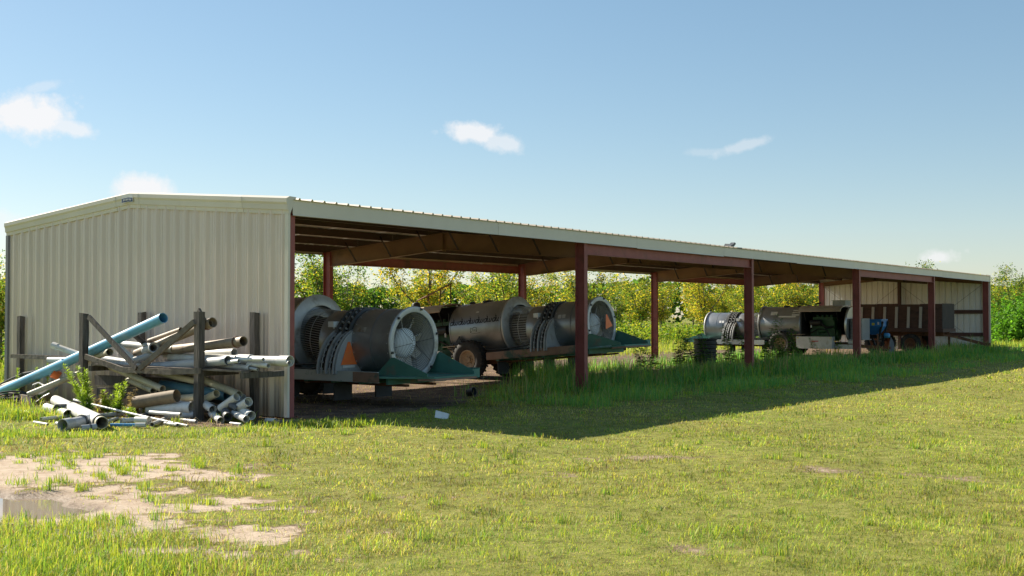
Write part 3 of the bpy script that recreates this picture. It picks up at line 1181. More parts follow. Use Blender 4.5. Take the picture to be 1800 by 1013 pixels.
def sprayer(loc, rz, ry, label, near, lettering=True, smv='pod', open_bay=True, tankbox=False, rimm='rimtan', railm='rail', group=None):
    root = empty('air_blast_sprayer', loc, rz, 0, ry)
    tag(root, label, 'sprayer', group)
    X = (1, 0, 0)
    CR, CT = 1.28, 1.45
    # tank
    mb = MB()
    mb.lathe([(0, .02), (0, .74), (.03, .785), (.08, .80), (1.92, .80), (1.97, .785), (2.0, .74), (2.0, .4)], (-.85, 0, CT), X, 48)
    tank = mb.build('tank', M['steel'], root)
    mb = MB()
    for u in (-.80, 1.06):
        mb.lathe([(-.02, .801), (-.02, .808), (.02, .808), (.02, .801)], (u, 0, CT), X, 48)
    mb.build('tank_strap', M['steel'], tank)
    mb = MB()
    mb.lathe([(0, .16), (.05, .16), (.06, .13), (.075, .02)], (.1, 0, CT + .79), (0, 0, 1), 18)
    mb.lathe([(0, .09), (.06, .09), (.07, .01)], (-.5, 0, CT + .79), (0, 0, 1), 14)
    mb.build('filler_lid', M['black'], tank)
    # big ring between tank and intake
    mb = MB()
    mb.lathe([(0, .80), (0, .86), (.05, .86), (.06, .84), (.12, .70), (.12, .62)], (1.15, 0, CT), X, 48)
    mb.build('shroud_ring', M['galv'], root)
    # intake grille of thin bars
    mb = MB()
    for k in range(76):
        a = 2 * PI * k / 76
        y, z = .62 * math.cos(a), CR + .06 + .62 * math.sin(a)
        mb.bar((1.25, y, z + .05), (1.90, y * 1.03, z - .03), .010, .010)
    for u in (1.58,):
        mb.lathe([(-.006, .622), (-.006, .632), (.006, .632), (.006, .622)], (u, 0, CR + .055), X, 40)
    g = mb.build('intake_grille', M['galv'], root)
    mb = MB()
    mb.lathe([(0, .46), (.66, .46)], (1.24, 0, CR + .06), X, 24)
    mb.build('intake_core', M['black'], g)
    # front housing
    mb = MB()
    mb.lathe([(0, .60), (0, .66), (.02, .672), (.52, .672), (.54, .66), (.54, .5)], (1.88, 0, CR), X, 48)
    mb.build('fan_housing', M['steel'], root)
    # nozzle rings
    for u in (2.44, 2.60, 2.78):
        mb = MB()
        mb.lathe([(0, .66), (0, .745), (.035, .745), (.035, .66)], (u, 0, CR), X, 44)
        mb.build('nozzle_ring', M['darkgrey'], root)
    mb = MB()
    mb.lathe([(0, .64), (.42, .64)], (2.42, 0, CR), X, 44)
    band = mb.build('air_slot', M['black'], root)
    mb = MB()
    for u in (2.53, 2.70):
        for k in range(30):
            a = 2 * PI * k / 30
            c = Vector((u, .69 * math.cos(a), CR + .69 * math.sin(a)))
            d = Vector((0, math.cos(a), math.sin(a)))
            mb.bar(c, c + d * .05, .035, .035, up=X)
    o = mb.build('nozzle', M['greypaint'], band)
    tag(o, kind='stuff')
    # side pods
    for sv in (-1, 1):
        oc = sv * .42
        pod = MB()
        pts = arc_pts(0, .64, .68, .84, 0, PI / 2, 12)
        poly = [(2.36, oc, .64)] + [(2.36, oc + sv * x, z) for x, z in pts]
        pod.prism(poly, (.50, 0, 0))
        p = pod.build('side_duct', M['black'], root)
        for u in (2.34, 2.58, 2.80):
            mb = MB()
            o1 = arc_pts(0, .64, .76, .94, 0, PI / 2, 14)
            i1 = arc_pts(0, .64, .66, .82, 0, PI / 2, 14)
            n = len(o1)
            vs = [(u, oc + sv * x, z) for x, z in o1] + [(u, oc + sv * x, z) for x, z in i1]
            vs += [(u + .03, oc + sv * x, z) for x, z in o1] + [(u + .03, oc + sv * x, z) for x, z in i1]
            fs = []
            for i in range(n - 1):
                fs += [(i, i + 1, n + i + 1, n + i), (2 * n + i, 3 * n + i, 3 * n + i + 1, 2 * n + i + 1), (i, 2 * n + i, 2 * n + i + 1, i + 1),
                       (n + i, n + i + 1, 3 * n + i + 1, 3 * n + i)]
            mb.add(vs, fs)
            mb.build('duct_rib', M['greypaint'], p)
        mb = MB()
        for u in (2.46, 2.70):
            for k in range(9):
                a = .12 + k * .16
                c = Vector((u, oc + sv * .70 * math.cos(a), .64 + .87 * math.sin(a)))
                mb.bar(c, c + Vector((.0, sv * .05 * math.cos(a), .05 * math.sin(a))), .04, .03, up=X)
            mb.tube([(u, oc + sv * .73 * math.cos(a), .64 + .91 * math.sin(a)) for a in np.linspace(0.02, 1.5, 12)], .012, 5)
        o = mb.build('nozzle', M['greypaint'], p)
        tag(o, kind='stuff')
        mb = MB()
        poly = [(2.866, oc, .64)] + [(2.866, oc + sv * x, z) for x, z in arc_pts(0, .64, .74, .93, 0, PI / 2, 14)]
        mb.prism(poly, (.02, 0, 0))
        pp = mb.build('duct_end_plate', M['greypaint'], p)
        if smv == 'pod' and sv == near:
            c = Vector((2.895, oc + sv * .36, 1.0))
            mb = MB()
            mb.prism([c + Vector((0, -.23, -.17)), c + Vector((0, .23, -.17)), c + Vector((0, .03, .30)), c + Vector((0, -.03, .30))], (.006, 0, 0))
            tri = mb.build('slow_vehicle_triangle', M['smv'], p)
            mb = MB()
            mb.box((c.x, c.y - .18, c.z - .235), (c.x + .005, c.y + .17, c.z - .18))
            mb.build('sign_edge', M['white'], tri)
    # rear cylinder with inner duct
    mb = MB()
    mb.lathe([(0, .5), (0, .69), (.03, .70), (1.12, .70)], (2.86, 0, CR), X, 48)
    rear = mb.build('rear_housing', M['steel'], root)
    mb = MB()
    mb.lathe([(1.14, .645), (.80, .635), (.45, .62), (.2, .60), (0.02, .59)], (2.86, 0, CR), X, 48)
    mb.build('inner_duct', M['fanpaint'], rear)
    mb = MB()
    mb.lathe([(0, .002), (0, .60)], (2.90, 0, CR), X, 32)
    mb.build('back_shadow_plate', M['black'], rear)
    mb = MB()
    mb.lathe([(0, .70), (0, .755), (.03, .76), (.055, .745), (.06, .72), (.045, .64), (0.0, .636)], (3.965, 0, CR), X, 48)
    rim = mb.build('rear_rim', M['galv'], root)
    for k in range(6):
        a = 2 * PI * (k + .25) / 6
        c = Vector((4.02, .72 * math.cos(a), CR + .72 * math.sin(a)))
        mb = MB()
        mb.box(c - Vector((.02, .025, .025)), c + Vector((.03, .025, .025)))
        mb.build('rim_clip', M['black'], rim)
    # fan
    mb = MB()
    mb.lathe([(-.22, .28), (0, .31), (.06, .305), (.12, .25), (.15, .15), (.16, .001)], (3.70, 0, CR), X, 32)
    fan = mb.build('fan_hub', M['hub'], root)
    for k in range(9):
        a = 2 * PI * k / 9 + .2
        d = Vector((0, math.cos(a), math.sin(a)))
        tq = Vector((0, -math.sin(a), math.cos(a)))
        vs = []
        for (q, w, tw) in ((.25, .115, .95), (.42, .10, .75), (.60, .085, .55)):
            ax = Vector((math.sin(tw), 0, 0)) + tq * math.cos(tw)
            c = Vector((3.66, 0, CR)) + d * q
            nrm = ax.cross(d).normalized() * .008
            vs += [c - ax * w - nrm, c + ax * w - nrm, c + ax * w + nrm, c - ax * w + nrm]
        fs = [(0, 3, 2, 1), (8, 9, 10, 11)]
        for s in (0, 4):
            for e in range(4):
                fs.append((s + e, s + (e + 1) % 4, s + 4 + (e + 1) % 4, s + 4 + e))
        mb = MB()
        mb.add(vs, fs)
        mb.build('fan_blade', M['fanpaint'], fan)
    # hoses along the near side, valve box and blank warning labels
    for q, zz in enumerate((.70, .76)):
        mb = MB()
        mb.tube([(-.9, near * .80, zz + .22), (.2, near * .86, zz + .06), (1.2, near * .84, zz + .02), (1.9, near * .90, zz + .02 + .05 * q), (2.38, near * .96, zz + .10)], .022, 7)
        mb.build('spray_hose', M['blackp'], root)
    mb = MB()
    mb.box((2.20, near * .60 - .10, 1.60), (2.36, near * .60 + .08, 1.72))
    mb.bar((2.28, near * .56, 1.50), (2.28, near * .60, 1.60), .04, .04)
    mb.build('valve_box', M['hub'], root)
    def onrear(u, an, q=.704):
        return (u, near * math.cos(an) * q, CR + math.sin(an) * q)
    mb = MB()
    for u in (3.0, 3.14):
        mb.add([onrear(u, .32), onrear(u + .11, .32), onrear(u + .11, .48), onrear(u, .48)], [(0, 1, 2, 3)])
    mb.build('worn_label', M['galv'], rear)
    mb = MB()
    for u in (2.93, 3.88):
        for k in range(22):
            a = 2 * PI * k / 22
            c = Vector((u, .70 * math.cos(a), CR + .70 * math.sin(a)))
            d = Vector((0, math.cos(a), math.sin(a)))
            mb.lathe([(-.002, .014), (.010, .012), (.011, .001)], c, d, 6)
    o = mb.build('bolt', M['galv'], rear)
    tag(o, kind='stuff')
    mb = MB()
    mb.lathe([(-.012, .702), (-.012, .709), (.012, .709), (.012, .702)], (3.42, 0, CR), X, 44)
    mb.build('sheet_seam', M['steel'], rear)
    # wire guard
    mb = MB()
    for k in range(14):
        q = .06 + k * .043
        mb.tube([(3.99, q * math.cos(a), CR + q * math.sin(a)) for a in np.linspace(0, 2 * PI, 33)], .0036, 4, caps=False)
    for k in range(8):
        a = PI * 2 * k / 8 + .15
        mb.tube([(3.998, .05 * math.cos(a), CR + .05 * math.sin(a)), (3.998, .645 * math.cos(a), CR + .645 * math.sin(a))], .0045, 4)
    gd = mb.build('fan_guard', M['wire'], root)
    if smv == 'guard':
        c = Vector((4.025, .30, CR + .06))
        t2 = .25
        pts = []
        for (y, z) in ((-.19, -.18), (.19, -.18), (.03, .2), (-.03, .2)):
            pts.append(c + Vector((0, y * math.cos(t2) - z * math.sin(t2), y * math.sin(t2) + z * math.cos(t2))))
        mb = MB()
        mb.prism(pts, (.006, 0, 0))
        tri = mb.build('slow_vehicle_triangle', M['smv'], gd)
    # deck
    for sv in (-1, 1):
        mb = MB()
        mb.box((.75, sv * 1.10 - .02, .50), (4.02, sv * 1.10 + .02, .72))
        mb.box((.75, sv * 1.07 - .05, .50), (4.02, sv * 1.07 + .008, .512))
        mb.build('side_rail', M[railm], root)
        mb = MB()
        mb.box((3.35, sv * 1.125 - .005, .51), (4.06, sv * 1.125 + .006, .71))
        mb.build('rail_patch', M['railrust'], root)
        mb = MB()
        y = sv * .74
        mb.prism([(3.62, y - .01, .636), (4.05, y - .01, 1.00 if sv == near else 1.08), (4.12, y - .01, 1.0 if sv == near else 1.06), (5.0, y - .01, .70), (5.0, y - .01, .636)], (0, .02, 0))
        mb.build('tail_fin', M['greend'], root)
    mb = MB()
    mb.box((.8, -1.07, .60), (4.03, 1.07, .628))
    for u in (1.0, 1.8, 2.6, 3.4):
        mb.box((u, -1.0, .46), (u + .1, 1.0, .598))
    mb.build('deck', M['greend'], root)
    mb = MB()
    mb.prism([(4.034, -1.08, .59), (4.034, 1.08, .59), (4.75, 1.02, .60), (5.05, .75, .60), (5.02, -.55, .595), (4.7, -.72, .59)], (0, 0, .036))
    mb.box((4.05, -.9, .46), (4.11, .9, .588))
    td = mb.build('tail_deck', M['greend'], root)
    mb = MB()
    mb.prism([(4.72, -.70, .545), (5.03, -.53, .55), (5.06, .74, .555), (4.78, 1.0, .55), (4.72, 1.0, .55), (4.98, .70, .55), (4.96, -.5, .545), (4.66, -.66, .545)], (0, 0, .043))
    mb.build('tail_edge', M['railrust'], td)
    mb = MB()
    mb.box((4.2, .955, .56), (4.95, .985, .76))
    mb.box((4.93, .75, .56), (4.955, .954, .74))
    mb.build('corner_step', M['greend'], td)
    # frame below, axle, wheels, flaps
    mb = MB()
    for v in (-.42, .42):
        mb.box((-3.0, v - .05, .40), (4.2, v + .05, .45))
        mb.box((-3.0, v - .05, .452), (.7, v + .05, .60))
    mb.box((-.09, -.80, .47), (.09, .80, .62))
    mb.build('frame', M['rust'], root)
    for sv in (-1, 1):
        wheel(root, (0, sv * .93, .56), rimmat=rimm)
        for u in (.95, 2.55):
            mb = MB()
            mb.box((u, sv * .62 - .26, .08), (u + .03, sv * .62 + .26, .44))
            mb.build('mud_flap', M['rubber'], root)
        # saddle skirt under the tank front
        mb = MB()
        y = sv * .74
        mb.prism([(-.95, y, .98), (-.10, y, 1.05), (.5, y, .92), (.2, y, .80), (-.55, y, .66), (-.62, y, .66)], (0, sv * .06, 0))
        mb.box((-1.05, sv * .76 - .12, .985), (-.35, sv * .76 + .14, 1.01))
        mb.build('saddle', M['tanpaint'], root)
        mb = MB()
        mb.prism([(-.30, sv * .83, 1.012), (-.62, sv * .83, 1.012), (-.42, sv * .80, 1.28)], (0, sv * .05, 0))
        mb.box((-.78, sv * .84 - .03, 1.012), (-.66, sv * .84 + .03, 1.06))
        mb.build('step_bracket', M['rubber'], root)
    # engine bay
    mb = MB()
    mb.box((-2.95, -.72, .60), (-.88, .72, .64))
    mb.build('engine_floor', M['black'], root)
    mb = MB()
    mb.lathe([(-2.08, .79), (-.02, .79), (-.02, .76), (-2.08, .76)], (-.86, 0, CT), X, 26, *((-2.2, .30) if near < 0 else (-.30, 2.2)))
    mb.build('hood_shell', M['steel'], root)
    mb = MB()
    mb.lathe([(-2.06, .75), (-.04, .75)], (-.86, 0, CT), X, 26, *((-2.2, .30) if near < 0 else (-.30, 2.2)))
    mb.box((-.90, -.70, .66), (-.875, .70, 2.0))
    mb.build('hood_shade_liner', M['black'], root)  # black liner and bulkhead added to keep the open bay dark
    mb = MB()
    mb.box((-2.3, -.28, .70), (-1.15, .28, 1.22))
    mb.box((-2.25, -.2, 1.222), (-1.2, .2, 1.62))
    mb.box((-2.2, -.24, 1.622), (-1.25, .24, 1.78))
    mb.lathe([(0, .05), (0, .26), (.1, .26), (.1, .05)], (-2.42, 0, 1.0), X, 20)
    for k in range(4):
        mb.lathe([(0, .07), (.1, .07), (.1, .01)], (-2.05 + k * .22, 0, 1.78), (0, 0, 1), 10)
    mb.lathe([(0, .08), (.25, .08), (.26, .01)], (-1.5, near * .30, .95), (0, 0, 1), 12)
    mb.lathe([(0, .09), (.3, .09)], (-1.9, near * .34, 1.15), X, 12)
    eng = mb.build('engine', M['engine'], root)
    mb = MB()
    mb.lathe([(0, .001), (0, .14), (.5, .14), (.5, .001)], (-1.7, near * .38, 1.52), X, 18)
    mb.tube([(-1.7, near * .38, 1.5), (-1.9, near * .3, 1.3), (-2.2, near * .25, 1.35)], .05, 8)
    mb.tube([(-2.2, near * .45, .8), (-2.0, near * .5, 1.2), (-1.6, near * .48, 1.25), (-1.2, near * .4, 1.05)], .025, 6)
    mb.build('air_filter', M['black'], eng)
    mb = MB()
    mb.box((-1.62, near * .52 - .06, .70), (-1.42, near * .52 + .06, .90))
    mb.box((-2.18, near * .5 - .05, .70), (-2.08, near * .5 + .05, .80))
    mb.lathe([(0, .05), (.16, .05), (.16, .001)], (-1.98, near * .5, .70), (0, 0, 1), 10)
    mb.lathe([(0, .035), (.2, .035), (.2, .001)], (-1.25, near * .45, 1.3), (0, 0, 1), 10)
    mb.build('fluid_bottle', M['white'], eng)
    # raised hood door
    prof = [(.0, 2.268), (.35, 2.30), (.75, 2.27), (1.02, 2.17), (1.10, 2.05)]
    mb = MB()
    for (u0, u1) in ((-2.86, -.90),):
        outer = [(near * v, z) for v, z in prof]
        inner = [(near * v * .985, z - .022) for v, z in prof]
        n = len(prof)
        vs = []
        for u in (u0, u1):
            vs += [(u, v, z) for v, z in outer] + [(u, v, z) for v, z in inner]
        fs = []
        k = 2 * n
        for i in range(n - 1):
            fs += [(i, i + 1, k + i + 1, k + i), (n + i, k + n + i, k + n + i + 1, n + i + 1), (i, n + i, n + i + 1, i + 1), (k + i, k + i + 1, k + n + i + 1, k + n + i)]
        fs += [(n - 1, 2 * n - 1, k + 2 * n - 1, k + n - 1), (0, k, k + n, n)]
        mb.add(vs, fs)
    hd = mb.build('hood_door', M['steelbright' if tankbox else 'tanpaint'], root)
    for u in (-2.6, -1.1):
        mb = MB()
        mb.tube([(u, near * .72, 1.6), (u, near * .95, 2.17)], .012, 6)
        mb.build('door_strut', M['black'], hd)
    # front end panel + radiator + drawbar
    mb = MB()
    mb.lathe([(0, .02), (0, .79), (.04, .82), (.09, .81), (.09, .60)], (-3.02, 0, CT), X, 44)
    mb.build('front_panel', M['steelbright' if tankbox else 'steel'], root)
    mb = MB()
    mb.box((-3.62, -.50, .80), (-3.10, .50, 1.72))
    mb.box((-3.68, -.56, .76), (-3.04, .56, .798))
    rad = mb.build('radiator_box', M['radgrey'], root)
    mb = MB()
    for k in range(14):
        z = .84 + k * .062
        mb.box((-3.30, near * .50 + (0 if near > 0 else -.012), z), (-3.08, near * .50 + (.012 if near > 0 else 0), z + .03))
    mb.build('louvre', M['darkgrey'], rad)
    mb = MB()
    mb.bar((-2.9, -.42, .5), (-4.5, -.02, .42), .09, .12)
    mb.bar((-2.9, .42, .5), (-4.5, .02, .42), .09, .12)
    mb.box((-4.72, -.06, .37), (-4.45, .06, .47))
    db = mb.build('drawbar', M['rust'], root)
    mb = MB()
    mb.tube([(-4.2, .16, .03), (-4.2, .16, 1.05)], .035, 8)
    mb.box((-4.3, .06, .0), (-4.1, .26, .025))
    mb.tube([(-4.2, .16, 1.0), (-4.2, .34, 1.0)], .012, 6)
    mb.build('jack', M['rust'], db)
    # side plate low + fuel box
    if tankbox:
        v = near * .95
        mb = MB()
        mb.box((-2.48, min(v - .17, v + .17), .36), (-.80, max(v - .17, v + .17), .90))
        fb = mb.build('fuel_box', M['galv'], root)
        mb = MB()
        mb.box((-1.85, v + near * .171 - .003, .68), (-1.5, v + near * .171 + .004, .72))
        mb.build('red_label', M['redlabel'], fb)
        mb = MB()
        for u in (-2.44, -.92):
            mb.box((u, v + near * .171 - .003, .82), (u + .07, v + near * .171 + .004, .87))
        mb.build('reflector', M['yellow'], fb)
        mb = MB()
        mb.box((-3.6, near * .80 - .05, .36), (-2.5, near * .80 + .05, .56))
        mb.box((-3.55, near * .66 - .05, .60), (-3.05, near * .66 + .05, .74))
        mb.build('step', M['galv'], root)
        mb = MB()
        mb.box((-2.75, -.55, 2.30), (-2.15, .15, 2.52))
        mb.box((-2.80, -.6, 2.521), (-2.1, .2, 2.545))
        mb.build('roof_box', M['greypaint'], root)
        mb = MB()
        mapf = lambda a, s: (a, near * math.sin(s / .8) * .803, CT + math.cos(s / .8) * .803)
        for (u0, u1, s0, s1) in ((.30, .62, .62, .82), (-.62, .22, .86, .93), (-.80, -.42, .50, .84)):
            mb.add([mapf(u0, s0), mapf(u1, s0), mapf(u1, (s0 + s1) / 2), mapf(u0, (s0 + s1) / 2), mapf(u1, s1), mapf(u0, s1)], [(0, 1, 2, 3), (3, 2, 4, 5)])
        lb = mb.build('tank_label', M['white'], tank)
        mb = MB()
        mapg = lambda a, s: (a, near * math.sin(s / .8) * .806, CT + math.cos(s / .8) * .806)
        for k in range(5):
            stroke(mb, [(-.76 + k * .07, .60 + .02 * (k % 2)), (-.72 + k * .07, .56), (-.70 + k * .07, .66)], .016, mapg)
        stroke(mb, [(-.77, .74), (-.6, .73), (-.45, .75)], .03, mapg)
        mb.build('label_print', M['ink'], tank)
        # exhaust and lever bits on top
        mb = MB()
        mb.bar((-1.15, -.1, 2.27), (-.55, .2, 2.43), .10, .04)
        mb.tube([(-1.3, .0, 2.26), (-1.3, .0, 2.38), (-1.55, .0, 2.44)], .04, 8)
        mb.build('exhaust', M['black'], root)
    else:
        # lifting frame and seat-like cap over the open engine bay
        mb = MB()
        mb.tube([(-2.75, 0, 2.26), (-2.7, 0, 2.55), (-1.25, 0, 2.95)], .022, 6)
        mb.tube([(-1.8, 0, 2.28), (-1.72, 0, 2.80)], .02, 6)
        mb.tube([(-1.35, 0, 2.28), (-1.30, 0, 2.92)], .02, 6)
        mb.tube([(-2.1, 0, 2.28), (-2.3, 0, 2.64)], .018, 6)
        mb.build('lift_frame', M['rust'], root)
        mb = MB()
        mb.lathe([(0, .14), (.16, .14), (.22, .11), (.25, .001)], (-2.75, 0, 2.27), (0, 0, 1), 14)
        mb.build('exhaust', M['black'], root)
    if lettering:
        # along runs from tank front to rear on the near side; s is the arc length measured up from the tank's mid height
        def mapn(a, s):
            an = s / .8
            q = .804
            return (a, near * math.cos(an) * q, CT + math.sin(an) * q)
        u0 = -.80
        mb = dw_text(lambda a, s: mapn(u0 + a, s + .16))
        mb.build('lettering', M['ink'], tank)
        mb = MB()
        e = lambda pts, w=.016: stroke(mb, pts, w, lambda a, s: mapn(-.02 + a, s - .10))
        e([(0, 0), (.012, .14), (.075, .115), (.15, .15), (.23, .14), (.235, .02)])
        e([(.0, .0), (.05, .03)])
        e([(.235, .02), (.19, .045)])
        e([(.055, .09), (.10, .085), (.085, .06), (.12, .04)], .012)
        e([(.14, .10), (.145, .045), (.20, .10)], .012)
        e([(.03, -.035), (.22, -.03), (.36, -.022)], .008)
        mb.build('emblem', M['ink'], tank)
        mb = MB()
        mb.add([mapn(.12, .50), mapn(.22, .50), mapn(.22, .55), mapn(.12, .55)], [(0, 1, 2, 3)])
        mb.build('tank_label', M['white'], tank)
    return root


G = 'air-blast sprayers parked across the shed bays'
rzA = math.atan2(-E2.y, -E2.x)
rzB = math.atan2(E2.y, E2.x)
sprayer(S(3.70, .3 + 4.0), rzA, 0, 'dull steel orchard sprayer beside the corrugated wall, orange triangle on its side duct', -1, smv='pod', group=G)
sprayer(S(12.85, 5.33), rzA, R(-5), 'dull steel orchard sprayer tilted tail up, row of black letters along its tank', -1, smv='guard', railm='railrust', group=G)
sprayer(S(36.3, 5.8), rzB, 0, 'steel orchard sprayer with its engine bay wide open above a pale fuel box', 1, lettering=False, smv=None, tankbox=True, group=G)

# ------------------------------------------------------------------ farm wagon with a rusty drawbar
wg = empty('farm_wagon', S(42.5, .6), ROTZ)
tag(wg, 'old dark plywood farm wagon with pale upright battens and a rusty drawbar', 'wagon')
Ww, Lw = 2.1, 4.2
mb = MB()
for k in range(4):
    mb.box((0, .012 + k * 1.05, 1.22 + .0), (.03, (k + 1) * 1.05 - .0, 2.42 - .02 * (k == 1) + .015 * (k == 2)))
o = mb.build('side_board', M['plywood'], wg)
mb = MB()
mb.box((Ww - .03, 0, 1.22), (Ww, Lw, 2.42))
mb.build('side_board', M['plywood'], wg)
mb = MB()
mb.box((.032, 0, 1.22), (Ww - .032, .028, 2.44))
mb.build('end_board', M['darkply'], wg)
mb = MB()
mb.box((.032, Lw - .028, 1.22), (Ww - .032, Lw, 2.40))
mb.build('end_board', M['plywood'], wg)
for k in range(7):
    y = .42 + k * .585
    mb = MB()
    mb.bar((-.027, y + .04, 1.24), (-.027, y, 2.28), .13, .045, up=(1, 0, 0))
    mb.build('batten', M['batten'], wg)
mb = MB()
mb.box((-.05, -.05, 1.04), (Ww + .05, Lw + .05, 1.215))
mb.build('bed', M['plywood'], wg)
mb = MB()
for x in (.55, 1.5):
    mb.box((x, .1, .84), (x + .12, Lw - .1, 1.038))
mb.box((.2, 1.5, .55), (Ww - .2, 1.62, .838))
mb.box((.2, 3.3, .55), (Ww - .2, 3.42, .838))
mb.build('chassis', M['rust'], wg)
for y in (1.57, 3.36):
    for x in (.16, Ww - .16):
        o = link_mesh('wheel', tyre_mesh(.47, .28, .27), M['tyre'], wg, loc=(x, y, .47), rot=(0, 0, PI / 2))
        link_mesh('rim', rim_mesh(.27, .28), M['rust'], o)
mb = MB()
mb.bar((1.05, .1, .93), (1.05, -1.75, .45), .10, .14)
mb.bar((.6, .2, .92), (1.03, -.6, .74), .07, .08)
mb.bar((1.5, .2, .92), (1.07, -.6, .74), .07, .08)
mb.box((.98, -1.95, .36), (1.12, -1.70, .54))
db = mb.build('drawbar', M['rust'], wg)
mb = MB()
mb.box((.99, -1.72, .0), (1.11, -1.62, .36))
mb.box((.9, -.1, .3), (1.0, .0, .82))
mb.build('stand', M['rust'], db)

# ------------------------------------------------------------------ blue hopper spreader
bs = empty('hopper_spreader', S(37.75, 2.25), ROTZ)
bs.scale = (.9, .9, .96)
tag(bs, 'bright blue hopper spreader on a black V frame beside the wagon', 'spreader')
mb = MB()
a = [(-.45, -.45), (.45, -.45), (.45, .45), (-.45, .45)]
vs = [(x, y, 1.72) for x, y in a] + [(x, y, 1.42) for x, y in a] + [(x * .4, y * .4, 1.02) for x, y in a]
fs = [(i, (i + 1) % 4, 4 + (i + 1) % 4, 4 + i) for i in range(4)] + [(4 + i, 4 + (i + 1) % 4, 8 + (i + 1) % 4, 8 + i) for i in range(4)] + [(8, 9, 10, 11)]
mb.add(vs, fs)
hp = mb.build('hopper', M['bluepaint'], bs)
mb = MB()
for (p, q) in (((-.47, -.47), (.47, -.47)), ((.47, -.47), (.47, .47)), ((.47, .47), (-.47, .47)), ((-.47, .47), (-.47, -.47))):
    mb.bar((p[0], p[1], 1.73), (q[0], q[1], 1.73), .05, .05)
mb.build('hopper_rim', M['bluepaint'], hp)
mb = MB()
mb.box((-.456, -.12, 1.46), (-.452, .02, 1.58))
mb.build('yellow_sticker', M['yellow'], hp)
mb = MB()
mb.box((-.456, -.35, 1.50), (-.452, -.27, 1.62))
mb.box((-.456, .2, 1.6), (-.452, .4, 1.65))
mb.build('white_sticker', M['white'], hp)
mb = MB()
for sx in (-.4, .4):
    mb.bar((sx, -.52, 1.65), (sx * .9, -.12, .25), .08, .09)
    mb.bar((sx, .52, 1.45), (sx * .9, .05, .25), .08, .09)
mb.bar((-.4, -.12, .28), (.4, -.12, .28), .08, .08)
mb.box((-.25, -.25, .84), (.25, .25, .99))
mb.lathe([(0, .02), (0, .30), (.04, .30), (.04, .02)], (0, 0, .70), (0, 0, 1), 20)
mb.bar((-.42, -.3, .02), (-.3, -.12, .3), .06, .06)
mb.bar((.42, -.3, .02), (.3, -.12, .3), .06, .06)
mb.bar((0, .4, .02), (0, .05, .3), .06, .06)
mb.build('frame', M['black'], bs)
mb = MB()
mb.lathe([(0, .01), (0, .10), (.03, .12), (.22, .12), (.26, .09), (.28, .01)], (-.1, -.5, .98), (0, -1, 0), 16)
mb.build('motor', M['bluelight'], bs)
o = MB().prism([(0, 0, 0), (.30, 0, 0), (.24, 0, .6), (.13, 0, .85), (.06, 0, .6)], (0, .02, .0)).build('metal_plate', M['pvcdark'], None, loc=S(38.05, 1.72, .05), rot=(R(-12), 0, ROTZ - 1.0))
tag(o, 'bent grey metal plate leaning beside the blue spreader', 'plate')
# yellow hoop behind
mb = MB()
mb.tube([(0, 0, 0), (0, 0, 2.15), (.0, .12, 2.33), (0, .30, 2.33), (0, .42, 2.15), (0, .42, 0)], .035, 8)
mb.tube([(.4, 0, 0), (.4, 0, 2.15), (.4, .12, 2.33), (.4, .30, 2.33), (.4, .42, 2.15), (.4, .42, 0)], .035, 8)
for z in (.6, 1.2, 1.8):
    mb.bar((0, .0, z), (.4, .0, z), .04, .04)
    mb.bar((0, .42, z), (.4, .42, z), .04, .04)
o = mb.build('safety_cage', M['yellowpaint'], None, loc=S(40.6, 5.2), rot=(0, 0, ROTZ))
tag(o, 'yellow tubular hoop guard standing between the sprayer and the wagon', 'guard')

# ribbed black tub
mb = MB()
prof = [(0, .01), (0, .36)]
for k in range(7):
    prof += [(.03 + k * .14, .385 + k * .004), (.09 + k * .14, .385 + k * .004), (.10 + k * .14, .36 + k * .004), (.14 + k * .14, .36 + k * .004)]
prof += [(1.02, .42), (1.05, .42), (1.05, .37), (.2, .34), (.2, .01)]
mb.lathe(prof, (0, 0, 0), (0, 0, 1), 28)
o = mb.build('ribbed_tub', M['blackp'], None, loc=S(21.8, 2.8))
tag(o, 'tall black ribbed plastic tub standing among weeds in the open bay', 'tub')
# concrete block, dark pail, white scrap
g = S(12.5, 3.4)
mb = MB()
mb.box((-.1, -.2, 0), (.1, .2, .2))
for y in (-.1, .1):
    mb.box((-.05, y - .06, .2), (.05, y + .06, .203))
o = mb.build('concrete_block', M['concrete'], None, loc=g, rot=(0, 0, .7))
tag(o, 'pale concrete block on the dirt beneath the tilted sprayer', 'block')
g = GP(822, 698)
mb = MB()
mb.lathe([(0, .01), (0, .13), (.27, .155), (.29, .165), (.29, .15), (.03, .12)], (0, 0, 0), (.75, -.45, .22), 18)
mb.tube([(0, .1, .1), (.13, .05, .02), (.28, -.1, -.02)], .012, 6)
o = mb.build('pail', M['blackp'], None, loc=g + Vector((0, 0, .09)))
o.scale = (.62, .62, .62)
tag(o, 'black pail tipped over on the dirt in front of the sprayer tail', 'pail')
g = GP(776, 738)
mb = MB()
mb.prism([(-.12, 0, 0), (.10, .02, -.02), (.12, .01, .10), (-.11, .0, .14)], (.02, .05, .02))
o = mb.build('plastic_scrap', M['white'], None, loc=g + Vector((0, 0, .03)), rot=(-.5, .1, .1))
tag(o, 'white scrap of plastic lying at the edge of the shaded grass', 'scrap')
